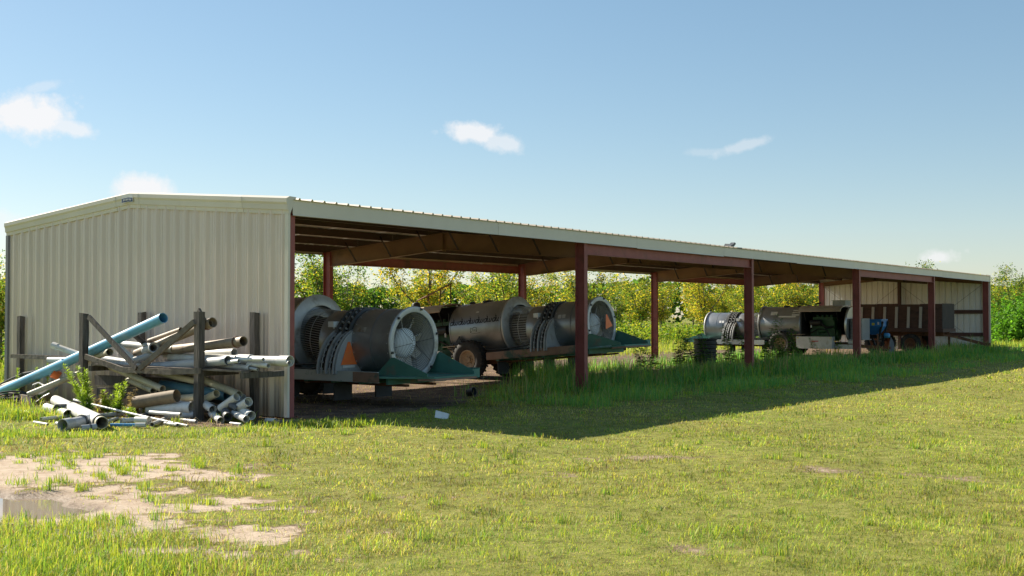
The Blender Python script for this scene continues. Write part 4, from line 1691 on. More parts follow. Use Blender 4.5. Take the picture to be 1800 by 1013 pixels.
# lumber pile at the far corner
for k in range(5):
    mb = MB()
    mb.box((-.07, -1.3, 0), (.07, 1.3, .05))
    o = mb.build('plank', M['plank'], None, loc=S(50.0 + .35 * k, -.2 + .2 * (k % 2), .02 + .055 * (k % 3)), rot=(0, 0, ROTZ + .1 * (k - 2)))
    tag(o, ('plank lying closest to the far corner column', 'second plank out from the far corner column', 'middle plank of the low heap past the far corner', 'fourth plank out from the far corner column', 'outermost plank of the low heap past the far corner')[k], 'plank', 'planks heaped at the far corner')

# ------------------------------------------------------------------ timber pipe rack against the end wall
FX, BX = -1.14, -.20


def PT(px, py, dep, r=.05):
    if dep == 'g':
        p = GP(px, py, r)
        p.z = r * .92
        return p
    return RP(px, py, dep)


rack = empty('pipe_rack', S(-.65, 4.0), ROTZ)
tag(rack, 'weathered grey timber rack of posts and beams against the corrugated end wall', 'rack')
RI = Matrix.Translation(rack.location) @ Matrix.Rotation(ROTZ, 4, 'Z')
RI = RI.inverted()


def rk(name, pairs, w, h, m, parent=rack, up=(0, 0, 1)):
    mb = MB()
    for a, b in pairs:
        mb.bar(RI @ a, RI @ b, w, h, up=up)
    return mb.build(name, m, parent)


def post(px, ytop, xl, w):
    t = RP(px, ytop, xl)
    b = Vector((t.x, t.y, -.1))
    mb = MB()
    n = 5
    loc = RI @ t
    pts = []
    rr = random.Random(px)
    vs = []
    for i in range(n + 1):
        z = -.1 + (t.z + .1) * i / n
        ww = w * (1 + rr.uniform(-.05, .05)) / 2
        ox, oy = rr.uniform(-.008, .008), rr.uniform(-.008, .008)
        for (a, c) in ((-1, -1), (1, -1), (1, 1), (-1, 1)):
            vs.append((loc.x + ox + a * ww, loc.y + oy + c * ww, z + (rr.uniform(-.025, .0) if i == n else 0)))
    fs = [(3, 2, 1, 0), tuple(range(4 * n, 4 * n + 4))]
    for i in range(n):
        for k in range(4):
            fs.append((4 * i + k, 4 * i + (k + 1) % 4, 4 * i + 4 + (k + 1) % 4, 4 * i + 4 + k))
    mb.add(vs, fs)
    mb.build('post', M['wood'], rack)
    return t


post(37, 555, BX, .125)
post(148, 550, FX, .13)
post(249, 548, BX, .115)
post(350.5, 548, FX, .135)
post(448, 549, BX, .125)
# shelf beams: front, back and cross pieces
fa, fm, fb, fe = RP(150, 627, FX - .09), RP(215, 650, FX - .09), RP(300, 654, FX - .09), RP(352, 652, FX - .09)
for a, b in ((fa, fm), (fm, fb), (fb, fe)):
    rk('shelf_beam', [(a, b)], .04, .10, M['plank'])
rk('shelf_beam', [(RP(20, 626, BX - .1), RP(152, 631, BX - .1))], .045, .09, M['plank'])
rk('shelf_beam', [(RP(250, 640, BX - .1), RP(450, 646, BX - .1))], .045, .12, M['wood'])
zc = RP(350, 655, FX).z
for px in (158, 254, 345, 425):
    a = RP(px, 655, FX)
    b = a + E1 * (BX - FX - .02)
    a.z = b.z = zc - .02
    rk('cross_beam', [(a, b)], .09, .10, M['wood'])
for q in range(4):
    a = RP(168, 655, FX + .22 * q + .12)
    b = RP(432, 652, FX + .22 * q + .12)
    a.z = b.z = zc + .050 + .002 * (q % 2)
    rk('shelf_board', [(a, b)], .205, .03, M['plank'])
# slanting braces
rk('brace', [(RP(156, 557, FX - .1), RP(240, 648, FX - .13))], .05, .09, M['wood'])
rk('brace', [(RP(342, 566, FX - .1), RP(246, 648, FX - .17))], .05, .10, M['plank'])
rk('brace', [(RP(356, 552, FX + .09), RP(352, 560, FX + .1))], .04, .3, M['wood'])

for (p0_, p1_, lab) in (((168, 668, -.42), (345, 676, -.40), 'made-up dark plank on edge, deepening the shade under the shelf'),
                        ((172, 690, -.55), (300, 694, -.5), 'made-up dark plank lying below the shelf to deepen its shade'),
                        ((310, 690, -.42), (440, 708, -.40), 'made-up dark plank behind the stub heap, deepening shade at the wall foot')):
    mb = MB()  # dark planks added to deepen the shade under the shelf
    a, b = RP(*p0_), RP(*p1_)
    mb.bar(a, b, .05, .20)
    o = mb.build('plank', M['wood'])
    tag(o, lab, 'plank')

PIPES = [
    # px0, py0, depth0, px1, py1, depth1, radius, material, label, flare
    (-14, 695, -.62, 287, 559, -1.02, .098, 'blue', 'long sky blue pipe slanting across the rack down to the grass', None),
    (240, 622, -.7, 374, 567, -.95, .082, 'tan', 'dirty tan pipe with a collar, highest on the rack, raised toward its open end', [(1, .12, 1.15)]),
    (268, 618, -.5, 428, 600, -.85, .088, 'tan', 'brown tan pipe with open rusty end lying below the highest one', None),
    (196, 604, -.55, 305, 614, -.62, .075, 'pvc', 'white pipe with a tan open end beneath the slanting brace', None),
    (236, 634, -1.02, 282, 618, -.7, .058, 'pvcgrey', 'short grey pipe with a dark open end resting over the shelf beam', [(0, .1, 1.15)]),
    (271, 611, -1.0, 238, 622, -.45, .075, 'pvcgrey', 'grey pipe with a flanged open end in the middle of the heap', [(0, .05, 1.35)]),
    (204, 606, -.95, 246, 646, -.85, .075, 'pvc', 'white pipe tapering down behind the two braces', None),
    (193, 619, -1.0, 150, 634, -.5, .058, 'cream', 'cream pipe with brown open end beside the blue pipe', [(0, .12, 1.2)]),
    (93, 607, -.85, 158, 630, -.6, .058, 'pvc', 'white pipe with rounded closed end beyond the blue pipe', [(0, .14, 1.2)]),
    (86, 633, -.4, 200, 634, -.35, .062, 'pvc', 'white pipe lying along the back beam of the rack', None),
    (178, 637, -.8, 258, 643, -.9, .055, 'pvc', 'slim white pipe on the shelf beside the front beam', None),
    (225, 648, -.7, 401, 634, -.98, .085, 'pvcgrey', 'thick grey pipe lying the length of the shelf behind the front post', None),
    (300, 628, -.55, 510, 635, -.62, .085, 'pvc', 'long white pipe with coupling reaching past the rack toward the red column', [(1, .25, 1.12)]),
    (292, 625, -.35, 412, 620, -.5, .075, 'pvc', 'white pipe with a wide open end near the corrugated wall', None),
    (402, 637, -.98, 420, 635, -1.0, .036, 'pvc', 'short white stub with an open end at the tip of the grey pipe', None),
    (414, 632, -.9, 463, 632, -.92, .034, 'pvc', 'thin white pipe above the coupling of the long one', None),
    (436, 641, -.85, 472, 643, -.9, .042, 'pvc', 'short white pipe sticking out below the long coupled one', None),
    (384, 642, -.8, 440, 647, -.92, .045, 'pvc', 'white pipe with a socket end holding a thin lilac tube', [(1, .1, 1.15)]),
    (437, 647, -.92, 453, 650, -.93, .026, 'pvcgrey', 'thin lilac grey tube stuck in a white socket', None),
    (455, 637, -.5, 509, 638, -.68, .042, 'pvc', 'white pipe nested in the flared end of the long one', None),
    (236, 589, -.9, 256, 606, -.5, .05, 'blackp', 'short black pipe stub in front of the middle post', None),
    (150, 626, -.4, 240, 640, -.4, .07, 'pvcgrey', 'grey pipe in shade at the bottom of the shelf', None),
    (262, 600, -.4, 318, 580, -.5, .05, 'tan', 'tan pipe behind the brace at the back of the heap', None),
    # below the shelf
    (195, 645, -.75, 286, 684, -1.0, .064, 'cream', 'cream pipe under the shelf with an open end among two', None),
    (225, 667, -.6, 270, 687, -.98, .062, 'cream', 'shaded cream pipe with dark open mouth beside its twin below the shelf', None),
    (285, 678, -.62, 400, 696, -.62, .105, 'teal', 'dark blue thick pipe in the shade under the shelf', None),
    (262, 652, -.4, 352, 672, -.7, .06, 'cream', 'cream pipe slanting in the dark under the shelf boards', None),
    (322, 652, -.35, 420, 694, -.8, .068, 'cream', 'greenish cream pipe slanting down beside the front post', None),
    (238, 708, -1.5, 311, 696, -1.25, .115, 'brownpipe', 'wide mud-stained brown pipe with a broken open mouth', None),
    (300, 702, -.8, 345, 698, -1.0, .065, 'cream', 'cream pipe with open mouth touching the front post', None),
    (352, 706, -.9, 381, 692, -.95, .068, 'cream', 'cream pipe with open mouth past the front post', None),
    (262, 720, -1.35, 338, 717, -1.15, .098, 'pvc', 'fat white pipe with hub lying on the ground under the rack', [(1, .22, 1.12)]),
    (292, 735, -1.35, 352, 728, -1.1, .062, 'pvcgrey', 'pale grey pipe lying on mulch at the foot of the front post', None),
    (310, 710, -.9, 372, 716, -.9, .085, 'pvcgrey', 'bluish grey pipe in the shade behind the front post', None),
    (264, 725, -1.55, 318, 729, -1.6, .034, 'pvc', 'slim white pipe in front of the fat one with hub', None),
    (130, 703, -1.75, 330, 749, -2.0, .020, 'pvc', 'long thin white conduit lying across the front of the ground heap', None),
    (388, 718, -1.0, 416, 698, -1.0, .072, 'pvc', 'white pipe stub leaning up from the heap near the wall', None),
    (420, 716, -1.0, 437, 706, -1.05, .072, 'pvc', 'short white hub fitting tilted toward the open shed', [(1, .08, 1.1)]),
    (416, 708, -.7, 428, 698, -.7, .062, 'pvcgrey', 'grey stub behind the white hub fitting', None),
    (411, 727, -1.05, 433, 737, -1.25, .06, 'pvc', 'white stub lying low in the grass under the hub fitting', None),
    (424, 721, -.95, 442, 731, -1.15, .068, 'pvc', 'white stub with open mouth at the heap end nearest the open shed', [(1, .1, 1.1)]),
    (388, 741, -1.3, 372, 727, -1.0, .062, 'pvc', 'white elbow stub with black collar at the front post', None),
    (358, 709, -1.0, 374, 720, -1.1, .072, 'pvc', 'white pipe stub leaning against the front post', None),
    (370, 724, -1.05, 384, 719, -.85, .082, 'darkgrey', 'dark grey coupling sleeve on the heap beside the front post', None),
    (396, 724, -1.1, 401, 733, -1.25, .075, 'darkgrey', 'dark grey sleeve lying in the middle of the stub heap', None),
    (407, 712, -1.0, 420, 720, -1.05, .068, 'darkgrey', 'dark grey sleeve wedged between white stubs', None),
    (420, 730, -.7, 434, 722, -.6, .06, 'pvcgrey', 'grey stub at the base of the wall behind the heap', None),
    # grass in front
    (72, 737, 'g', 126, 731, 'g', .034, 'pvc', 'slim white pipe lying in grass behind the big tee', None),
    (142, 752, 'g', 168, 750, 'g', .045, 'pvcgrey', 'short light grey stub with dark band beside the big tee', [(1, .1, 1.15)]),
    (194, 747, 'g', 240, 747, 'g', .028, 'bluelight', 'thin light blue pipe lying in front of the fittings', None),
    (238, 747, 'g', 256, 747, 'g', .038, 'pvc', 'white coupling on the end of the thin light blue pipe', None),
    (213, 740, 'g', 240, 738, 'g', .045, 'pvcgrey', 'grey fitting with ribs lying on the mulch', [(0, .06, 1.2)]),
    (239, 738, 'g', 262, 739, 'g', .07, 'pvc', 'stubby white socket with open mouth on the mulch', [(0, .12, .92)]),
    (267, 746, 'g', 288, 737, 'g', .036, 'pvc', 'short white pipe with black open end pointing at the lawn', None),
    (170, 731, 'g', 216, 727, 'g', .04, 'pvc', 'white pipe half hidden by weeds behind the fittings', None),
    (224, 722, 'g', 248, 722, 'g', .07, 'pvcgrey', 'grey stub lying in weeds under the conduit', None),
    (168, 700, 'g', 186, 707, 'g', .07, 'pvc', 'white stub beside the bright green weed', [(0, .1, 1.1)]),
    (82, 716, 'g', 120, 728, 'g', .085, 'pvc', 'white pipe almost buried in grass behind the big tee', None),
    (50, 694, -1.2, 144, 655, -.6, .06, 'cream', 'long cream pipe rising from the grass to the rack end', None),
    (-5, 683, -.25, 62, 660, -.15, .055, 'tan', 'tan pipe lying beyond the blue one near the wall corner', None),
    (66, 690, -1.1, 130, 660, -.4, .05, 'pvcgrey', 'pale pipe in weeds under the leaning cream one', None),
    (60, 742, 'g', 84, 746, 'g', .022, 'pvc', 'thin white scrap of pipe in the grass left of the big tee', None),
    (100, 744, 'g', 118, 749, 'g', .030, 'pvcgrey', 'grey scrap stub lying under the branch of the big tee', None),
    (186, 741, 'g', 207, 735, 'g', .026, 'pvc', 'thin white stub pointing toward the green weeds', None),
    (222, 733, 'g', 258, 729, 'g', .024, 'pvc', 'thin white pipe behind the stubby white socket', None),
    (290, 744, 'g', 312, 747, 'g', .028, 'pvcgrey', 'small grey scrap near the end of the conduit', None),
    (318, 738, 'g', 345, 741, 'g', .030, 'pvc', 'white stub lying on mulch left of the front post foot', None),
    (252, 733, 'g', 262, 726, 'g', .05, 'darkgrey', 'dark grey elbow among the fittings', None),
    (150, 721, 'g', 176, 716, 'g', .035, 'pvc', 'white stub behind the big tee and the weeds', None),
    (30, 722, 'g', 66, 727, 'g', .030, 'pvcgrey', 'grey pipe half hidden in grass in front of the board on edge', None),
    (405, 744, 'g', 424, 746, 'g', .024, 'pvc', 'thin white scrap in the grass before the stub heap', None),
    (468, 739, 'g', 484, 740, 'g', .045, 'pvc', 'white pipe end lying by the board near the red column', None),
]
PG = 'scrap irrigation pipes on and around the rack'
for (a0, b0, d0, a1, b1, d1, r, mk, lab, fl) in PIPES:
    p, q = PT(a0, b0, d0, r), PT(a1, b1, d1, r)
    p.z, q.z = max(p.z, r * .8), max(q.z, r * .8)
    mb = MB()
    mb.pipe(p, q, r, seg=18, sag=.012 if (q - p).length > 3 else 0, flare=fl)
    o = mb.build('pipe', M[mk], None, origin=(p + q) / 2)
    tag(o, lab, 'pipe', PG)
    if 'coupling reaching' in lab:
        d = (q - p).normalized()
        c = p.lerp(q, .60)
        m2 = MB()
        m2.pipe(c, c + d * .32, r * 1.12, seg=18)
        k = m2.build('coupling', M['pvc'], o, origin=(0, 0, 0))
        k.location = -Vector(o.location)
        m2 = MB()
        m2.pipe(c - d * .03, c - d * .002, r * 1.16, seg=18)
        k = m2.build('collar_ring', M['darkgrey'], o)
        k.location = -Vector(o.location)
    if 'dark band' in lab or 'highest on' in lab:
        d = (q - p).normalized()
        c = p.lerp(q, .55 if 'dark' in lab else .93)
        m2 = MB()
        m2.pipe(c, c + d * .03, r * 1.2, seg=18)
        k = m2.build('collar_ring', M['darkgrey' if 'dark' in lab else 'rust'], o)
        k.location = -Vector(o.location)

# the big white tee in the grass
r = .105
a, c, e = PT(98, 710, 'g', r), PT(163, 737, 'g', r), PT(178, 742, 'g', r)
a.z = .17
f = PT(110, 747, 'g', r * .8)
root = empty('pipe_tee', Vector((c.x, c.y, 0)))
tag(root, 'big white pipe tee with two long arms lying in the front grass', 'pipe tee', PG)
off = -Vector(root.location)
sh = lambda p: p + off
d1, d2 = (e - a).normalized(), (f - c).normalized()
mb = MB()
mb.pipe(sh(a), sh(a + d1 * ((c - a).length * .50)), r * .97, seg=22)
mb.build('long_arm', M['pvc'], root)
mb = MB()
mb.pipe(sh(a + d1 * ((c - a).length * .47)), sh(e - d1 * .1), r * 1.1, seg=22)
mb.pipe(sh(c + d2 * .02), sh(c + d2 * .30), r * 1.02, seg=22)
mb.build('tee_body', M['pvc'], root)
mb = MB()
mb.pipe(sh(c + d2 * .28), sh(f), r * .86, seg=22, flare=[(1, .2, 1.12)])
mb.build('branch_arm', M['pvcgrey'], root)
for p_, q_, k_ in ((a + d1 * ((c - a).length * .46), a + d1 * ((c - a).length * .48), 1.17), (c + d2 * .27, c + d2 * .31, 1.1), (e - d1 * .12, e - d1 * .07, 1.18)):
    mb = MB()
    mb.pipe(sh(p_), sh(q_), r * k_, seg=22)
    mb.build('seal_ring', M['darkgrey'], root)
mb = MB()
mb.pipe(sh(e - d1 * .08), sh(e + d1 * .06), r * .98, seg=22)
mb.build('end_stub', M['cream'], root)

# hoses, boards, cup, hoop, sheet at the left end
def coil(px, py, rad, n, label, seed, tilt=.25):
    rr = random.Random(seed)
    c = GP(px, py, .05)
    mb = MB()
    pts = []
    for i in range(n * 22):
        a = 2 * PI * i / 22
        q = rad * (1 + .12 * math.sin(a * .37 + seed) + rr.uniform(-.02, .02))
        pts.append(Vector((q * math.cos(a), q * .8 * math.sin(a), .06 + .16 * (i / (n * 22)) + tilt * .5 * q * math.sin(a * 1.0 + 1) * .6 + .03 * math.sin(a * 2.3))))
    mb.tube(pts, .017, 6)
    o = mb.build('hose_coil', M['blackp'], None, loc=Vector((c.x, c.y, 0)))
    tag(o, label, 'hose')


coil(20, 706, .42, 6, 'tangled black hose coil in grass at the lower end of the blue pipe', 1)
coil(48, 690, .36, 6, 'black hose coil heaped under the blue pipe by the weeds', 2, .6)
mb = MB()
p0 = [RP(-6, 679, -.35), RP(15, 668, -.4), RP(40, 657, -.45), RP(64, 652, -.4), RP(76, 655, -.3)]
mb.tube(p0, .022, 8)
o = mb.build('hose', M['blackp'])
tag(o, 'single black hose arching above the far side of the blue pipe', 'hose')
mb = MB()
p0 = [GP(52, 694, .1), RP(58, 677, -.9), RP(68, 673, -.9), RP(78, 678, -.9), GP(80, 690, .05)]
mb.tube(p0, .018, 6)
o = mb.build('hose', M['pvcgrey'])
tag(o, 'pale hose loop standing up beside the black coils', 'hose')
mb = MB()
mb.bar(GP(17, 696, .16), GP(57, 703, .14), .06, .14)
o = mb.build('board', M['plank'])
tag(o, 'grey board on edge in the grass below the blue pipe', 'board')
mb = MB()
g = S(0, 0) + Vector((0, 0, 0))
a, b = GP(470, 742, .02), GP(525, 741, .02)
mb.bar(a, b, .22, .04)
o = mb.build('board', M['plank'])
tag(o, 'flat weathered board lying at the foot of the red corner column', 'board')
c = RP(105, 662, -.7)
mb = MB()
mb.lathe([(0, .01), (0, .085), (.16, .11), (.16, .10), (.02, .07)], (0, 0, 0), (-.75, -.3, .5), 18)
o = mb.build('cup', M['orange'], None, loc=c)
tag(o, 'bright orange plastic cup on the pipes at the rack end', 'cup')
c = GP(110, 703, .02)
mb = MB()
mb.pipe(c + Vector((0, 0, .12)) - E1 * .1, c + Vector((0, 0, .15)) + E1 * .12, .16, t=.02, seg=24)
o = mb.build('hoop', M['teal'], None)
tag(o, 'dull blue green pipe hoop standing behind the big tee', 'hoop')
mb = MB()
p = [GP(60, 709, .02), GP(93, 705, .03), RP(86, 692, -1.3), RP(76, 697, -1.3)]
mb.prism(p, (0, .02, .015))
o = mb.build('metal_sheet', M['galv'])
tag(o, 'folded grey metal sheet in grass behind the big tee', 'sheet')
c = GP(100, 732, .02)
mb = MB()
mb.pipe(c - E1 * .08 + Vector((0, .2, .05)), c + E1 * .1 + Vector((0, .2, .05)), .16, t=.02, seg=24)
o = mb.build('hoop', M['darkgrey'], None)
tag(o, 'dark grey ring half sunk in grass next to the slim white pipe', 'hoop')

# ------------------------------------------------------------------ foliage arrays


def leaf_quads(P, size, rng, cols, up_bias=.3, aspect=.5):
    """diamond leaves at points P (n,3): verts (4n,3), quads (n,4)"""
    n = len(P)
    d = rng.normal(size=(n, 3))
    d[:, 2] = d[:, 2] * .6 - .15
    d /= np.linalg.norm(d, axis=1, keepdims=True)
    nn = rng.normal(size=(n, 3))
    nn[:, 2] += up_bias * 2
    s = np.cross(d, nn)
    s /= np.linalg.norm(s, axis=1, keepdims=True) + 1e-9
    size = np.asarray(size).reshape(-1, 1) * np.ones((n, 1))
    a, b = d * size, s * size * aspect
    bend = np.cross(s, d) * size * .18
    V = np.stack([P - a, P + b * .9 + bend, P + a, P - b * .9 + bend], 1).reshape(-1, 3)
    Q = np.arange(4 * n).reshape(n, 4)
    return V, Q, np.repeat(cols, 4, 0)


PAL = np.array([[.05, .11, .02], [.085, .15, .022], [.15, .19, .022], [.26, .25, .026], [.38, .30, .03], [.46, .31, .04]])


def leaf_cols(n, rng, w):
    k = rng.choice(len(PAL), size=n, p=np.array(w) / sum(w))
    c = PAL[k] * rng.uniform(.8, 1.2, (n, 1))
    return np.clip(c, 0, 1)


def make_tree(seed, H=5.6, spread=2.4, nleaf=4700, w=(2, 3, 3, 3, 2, 1), lsize=.08):
    rr = random.Random(seed)
    rng = np.random.default_rng(seed)
    tr = MB()
    z0 = rr.uniform(.7, 1.2)
    lean = Vector((rr.uniform(-.08, .08), rr.uniform(-.08, .08), 0))
    trunk = [Vector((0, 0, -.1)), lean * .5 + Vector((0, 0, z0 * .5)), lean + Vector((0, 0, z0)), lean * 2 + Vector((0, 0, z0 + .7))]
    tr.tube(trunk, [.12, .095, .085, .065], 8)
    br = MB()
    cl = []
    nl = rr.randint(5, 7)
    for i in range(nl):
        az = 2 * PI * i / nl + rr.uniform(-.4, .4)
        inc = rr.uniform(.25, .85) if i else .08
        L = (H - z0) * rr.uniform(.62, .92)
        st = trunk[2].lerp(trunk[3], rr.random())
        pts = [st]
        d = Vector((math.cos(az) * math.sin(inc), math.sin(az) * math.sin(inc), math.cos(inc)))
        for k in range(5):
            d = (d + Vector((rr.uniform(-.15, .15), rr.uniform(-.15, .15), rr.uniform(-.05, .12)))).normalized()
            pts.append(pts[-1] + d * L / 5)
        br.tube(pts, [.055, .045, .036, .027, .018, .008], 5, caps=False)
        for k in range(1, 6):
            for s in range(rr.randint(2, 4)):
                a2 = rr.uniform(0, 2 * PI)
                d2 = (Vector((math.cos(a2), math.sin(a2), rr.uniform(-.25, .7)))).normalized()
                l2 = rr.uniform(.35, .75) * spread * .5 * (1.15 - k * .09)
                b = pts[k].lerp(pts[k - 1], rr.random())
                e = b + d2 * l2
                br.tube([b, b.lerp(e, .5) + Vector((0, 0, .05)), e], [.018, .012, .005], 4, caps=False)
                cl.append((e, .25 * rr.uniform(.6, 1.3)))
                cl.append((b.lerp(e, .6), .19))
        cl.append((pts[-1], .35))
    cl = [(c, s) for c, s in cl if c.z > z0 * .9]
    ws = np.array([s ** 2 * rr.uniform(.25, 1.6) for c, s in cl])
    pick = rng.choice(len(cl), size=nleaf, p=ws / ws.sum())
    C = np.array([tuple(c) for c, s in cl])[pick]
    sg = np.array([s for c, s in cl])[pick]
    P = C + rng.normal(size=(nleaf, 3)) * sg[:, None] * np.array([1, 1, .75])
    clump_tone = rng.uniform(.75, 1.25, len(cl))[pick]
    cols = leaf_cols(nleaf, rng, w) * clump_tone[:, None]
    V, Q, Cc = leaf_quads(P, lsize * rng.uniform(.7, 1.3, nleaf), rng, cols)
    return tr.mesh('trunk'), br.mesh('limb'), np_mesh('crown', V, Q, Cc)


TREES = [make_tree(100 + k, H=5.4 + .25 * (k % 3), spread=2.3 + .2 * (k % 2), w=w) for k, w in enumerate([
    (3, 4, 4, 3, 1.4, .5), (2, 3, 4, 3.5, 2.4, 1), (5, 5, 3, 1, .3, 0), (2, 3, 4, 4, 2, .7), (4, 5, 3, 1.5, .7, .2), (1, 2, 3, 4, 3.4, 1.5)])]
for t3 in TREES:
    t3[0].materials.append(M['bark'])
    t3[1].materials.append(M['bark'])
    t3[2].materials.append(M['leaf'])
DESC = ['loose yellow green tree', 'yellowing forked tree', 'dark green bushy tree', 'golden green spreading tree', 'mid green upright tree', 'small yellow tree']
TG = 'orchard trees in rows behind the shed'


def tree(k, x, y, s, rz, label, group=TG):
    root = empty('orchard_tree', (x, y, 0), rz)
    root.scale = (s, s, s * random.uniform(.94, 1.06))
    tag(root, label, 'tree', group)
    link_mesh('trunk', TREES[k][0], None, root)
    link_mesh('limb', TREES[k][1], None, root)
    link_mesh('crown', TREES[k][2], None, root)
    return root


rt = random.Random(21)
row_words = ['in the front row', 'in the second row', 'in the third row', 'in the last row']
used_labels = set()
for row, yl in enumerate((26.5, 37, 50)):
    for k in range(21):
        xl = -34 + k * 8.6 + rt.uniform(-1.0, 1.0) + (row % 2) * 4
        p = S(xl, yl + rt.uniform(-.8, .8))
        a = p.x / p.y
        if p.y < 10 or abs(a) > .62:
            continue
        # where the crown stands as seen past the shed's columns
        kk = rt.choice((0, 1, 2, 3, 4, 5)) if row < 2 else rt.choice((1, 3, 5, 5, 0))
        s = rt.uniform(.84, 1.12) * (1.0 if row < 2 else 1.1)
        px = 900 + FPX * a
        cols_px = [(-200, 'beyond the corrugated wall corner'), (20, 'mostly behind the corrugated wall'), (515, 'seen above the nearest sprayer'), (620, 'seen over the nearest fan'), (770, 'behind the tilted sprayer'),
                   (910, 'past the second back column'), (1040, 'before the third back column'), (1140, 'behind the weedy open bay'),
                   (1310, 'behind the open engine sprayer'), (1440, 'behind the far end wall'), (1742, 'beyond the far corner column')]
        wd = [t for x0, t in cols_px if px >= x0]
        wd = wd[-1] if wd else 'far outside the left corner'
        for sh_ in range(6):
            lab = '%s %s, %s' % (DESC[(kk + sh_) % 6], row_words[row], wd)
            if lab not in used_labels:
                kk = (kk + sh_) % 6
                break
        used_labels.add(lab)
        s *= 1.08 if row == 0 else 1.0
        s *= .74 if px < 60 else 1.0
        tree(kk, p.x, p.y, s, rt.uniform(0, 6.28), lab)
# larger trees just beyond the shed's far end and the one by the near left corner
for (px, d, s, k, lab) in ((1752, 104, .92, 0, 'tree whose crown rises beside the far corner column'), (1782, 96, 1.02, 2, 'tall bushy green tree above the vine mound'),
                           (1815, 90, .98, 4, 'green tree cut by the frame edge past the vine mound'), (1770, 120, 1.1, 3, 'golden tree behind the vine mound'), (1850, 100, 1.2, 0, 'tree outside the frame past the vine mound'),
                           (2, 44, .70, 4, 'tree peeking past the near left corner of the corrugated wall'), (-30, 47, .78, 3, 'tree at the frame edge left of the corrugated wall'),
                           (1597, 105, 1.17, 2, 'tree whose tip shows over the roof edge')):
    x = (px - 900) / FPX * d
    tree(k, x, d, s, px * .7, lab)

# far woods
rng = np.random.default_rng(77)
n = 26000
X = rng.uniform(-160, 260, n)
top = 5.5 + 4 * fbm(X, X * 0, .05, 61) + 3 * fbm(X, X * 0, .25, 62)
Zf = rng.uniform(0, 1, n) ** .7 * top
Y = 265 + rng.uniform(-6, 6, n) + 10 * fbm(X, X * 0, .03, 63)
cols = leaf_cols(n, rng, (6, 4, 1, 0, 0, 0))
V, Q, Cc = leaf_quads(np.stack([X, Y, Zf], 1), rng.uniform(.45, 1.0, n), rng, cols, aspect=.7)
o = link_mesh('woods', np_mesh('woods', V, Q, Cc), M['leaf'])
tag(o, 'distant dark woods behind the orchard', 'woods', kind='stuff')

# vine mound right of the shed and the undergrowth strip behind it


def mound(px, d, rx, ry, h, n, seed, label):
    rng = np.random.default_rng(seed)
    c = Vector(((px - 900) / FPX * d, d, 0))
    u = rng.uniform(0, 2 * PI, n)
    v = rng.uniform(0, 1, n)
    lump = 1 + .28 * np.sin(u * 3 + seed) * np.sin(v * 5 + seed * 2) + .15 * np.sin(u * 7)
    q = rng.uniform(.75, 1.03, n)
    X = np.cos(u) * np.sqrt(1 - v ** 2) * rx * lump * q
    Yy = np.sin(u) * np.sqrt(1 - v ** 2) * ry * lump * q
    Z = v * h * lump * q
    cols = np.array([[.07, .19, .02]]) * rng.uniform(.6, 1.5, (n, 1)) + rng.uniform(0, .04, (n, 1)) * np.array([[1, .8, 0]])
    V, Q, Cc = leaf_quads(np.stack([X, Yy, Z], 1), rng.uniform(.08, .17, n), rng, cols, up_bias=.8, aspect=.6)
    root = empty('vine_mound', c)
    tag(root, label, 'bush', 'vine covered mounds beyond the far end')
    link_mesh('foliage', np_mesh('foliage', V, Q, Cc), M['weedleaf'], root)
    mb = MB()
    for k in range(5):
        a = k * 1.3
        mb.tube([(.1 * math.cos(a), .1 * math.sin(a), -.05), (rx * .4 * math.cos(a), ry * .4 * math.sin(a), h * .7)], [.03, .012], 5)
    mb.build('stem', M['bark'], root)


mound(1775, 76, 1.3, 1.3, 2.1, 3500, 1, 'bright green vine mound beside the far corner column')
mound(1806, 74, 1.7, 1.5, 2.6, 4500, 2, 'tall bright green vine mound at the frame edge')
mound(1760, 84, 1.5, 1.4, 2.6, 3500, 3, 'vine mound behind the corner column under the yellow trees')
mound(1840, 78, 2.0, 1.5, 2.4, 3500, 4, 'vine mound just outside the frame past the corner column')

# ------------------------------------------------------------------ grass
GCOL = {'green': (.17, .27, .04), 'deep': (.07, .18, .03), 'lime': (.30, .35, .04), 'yellow': (.37, .34, .06), 'straw': (.38, .30, .15), 'brown': (.20, .13, .075)}


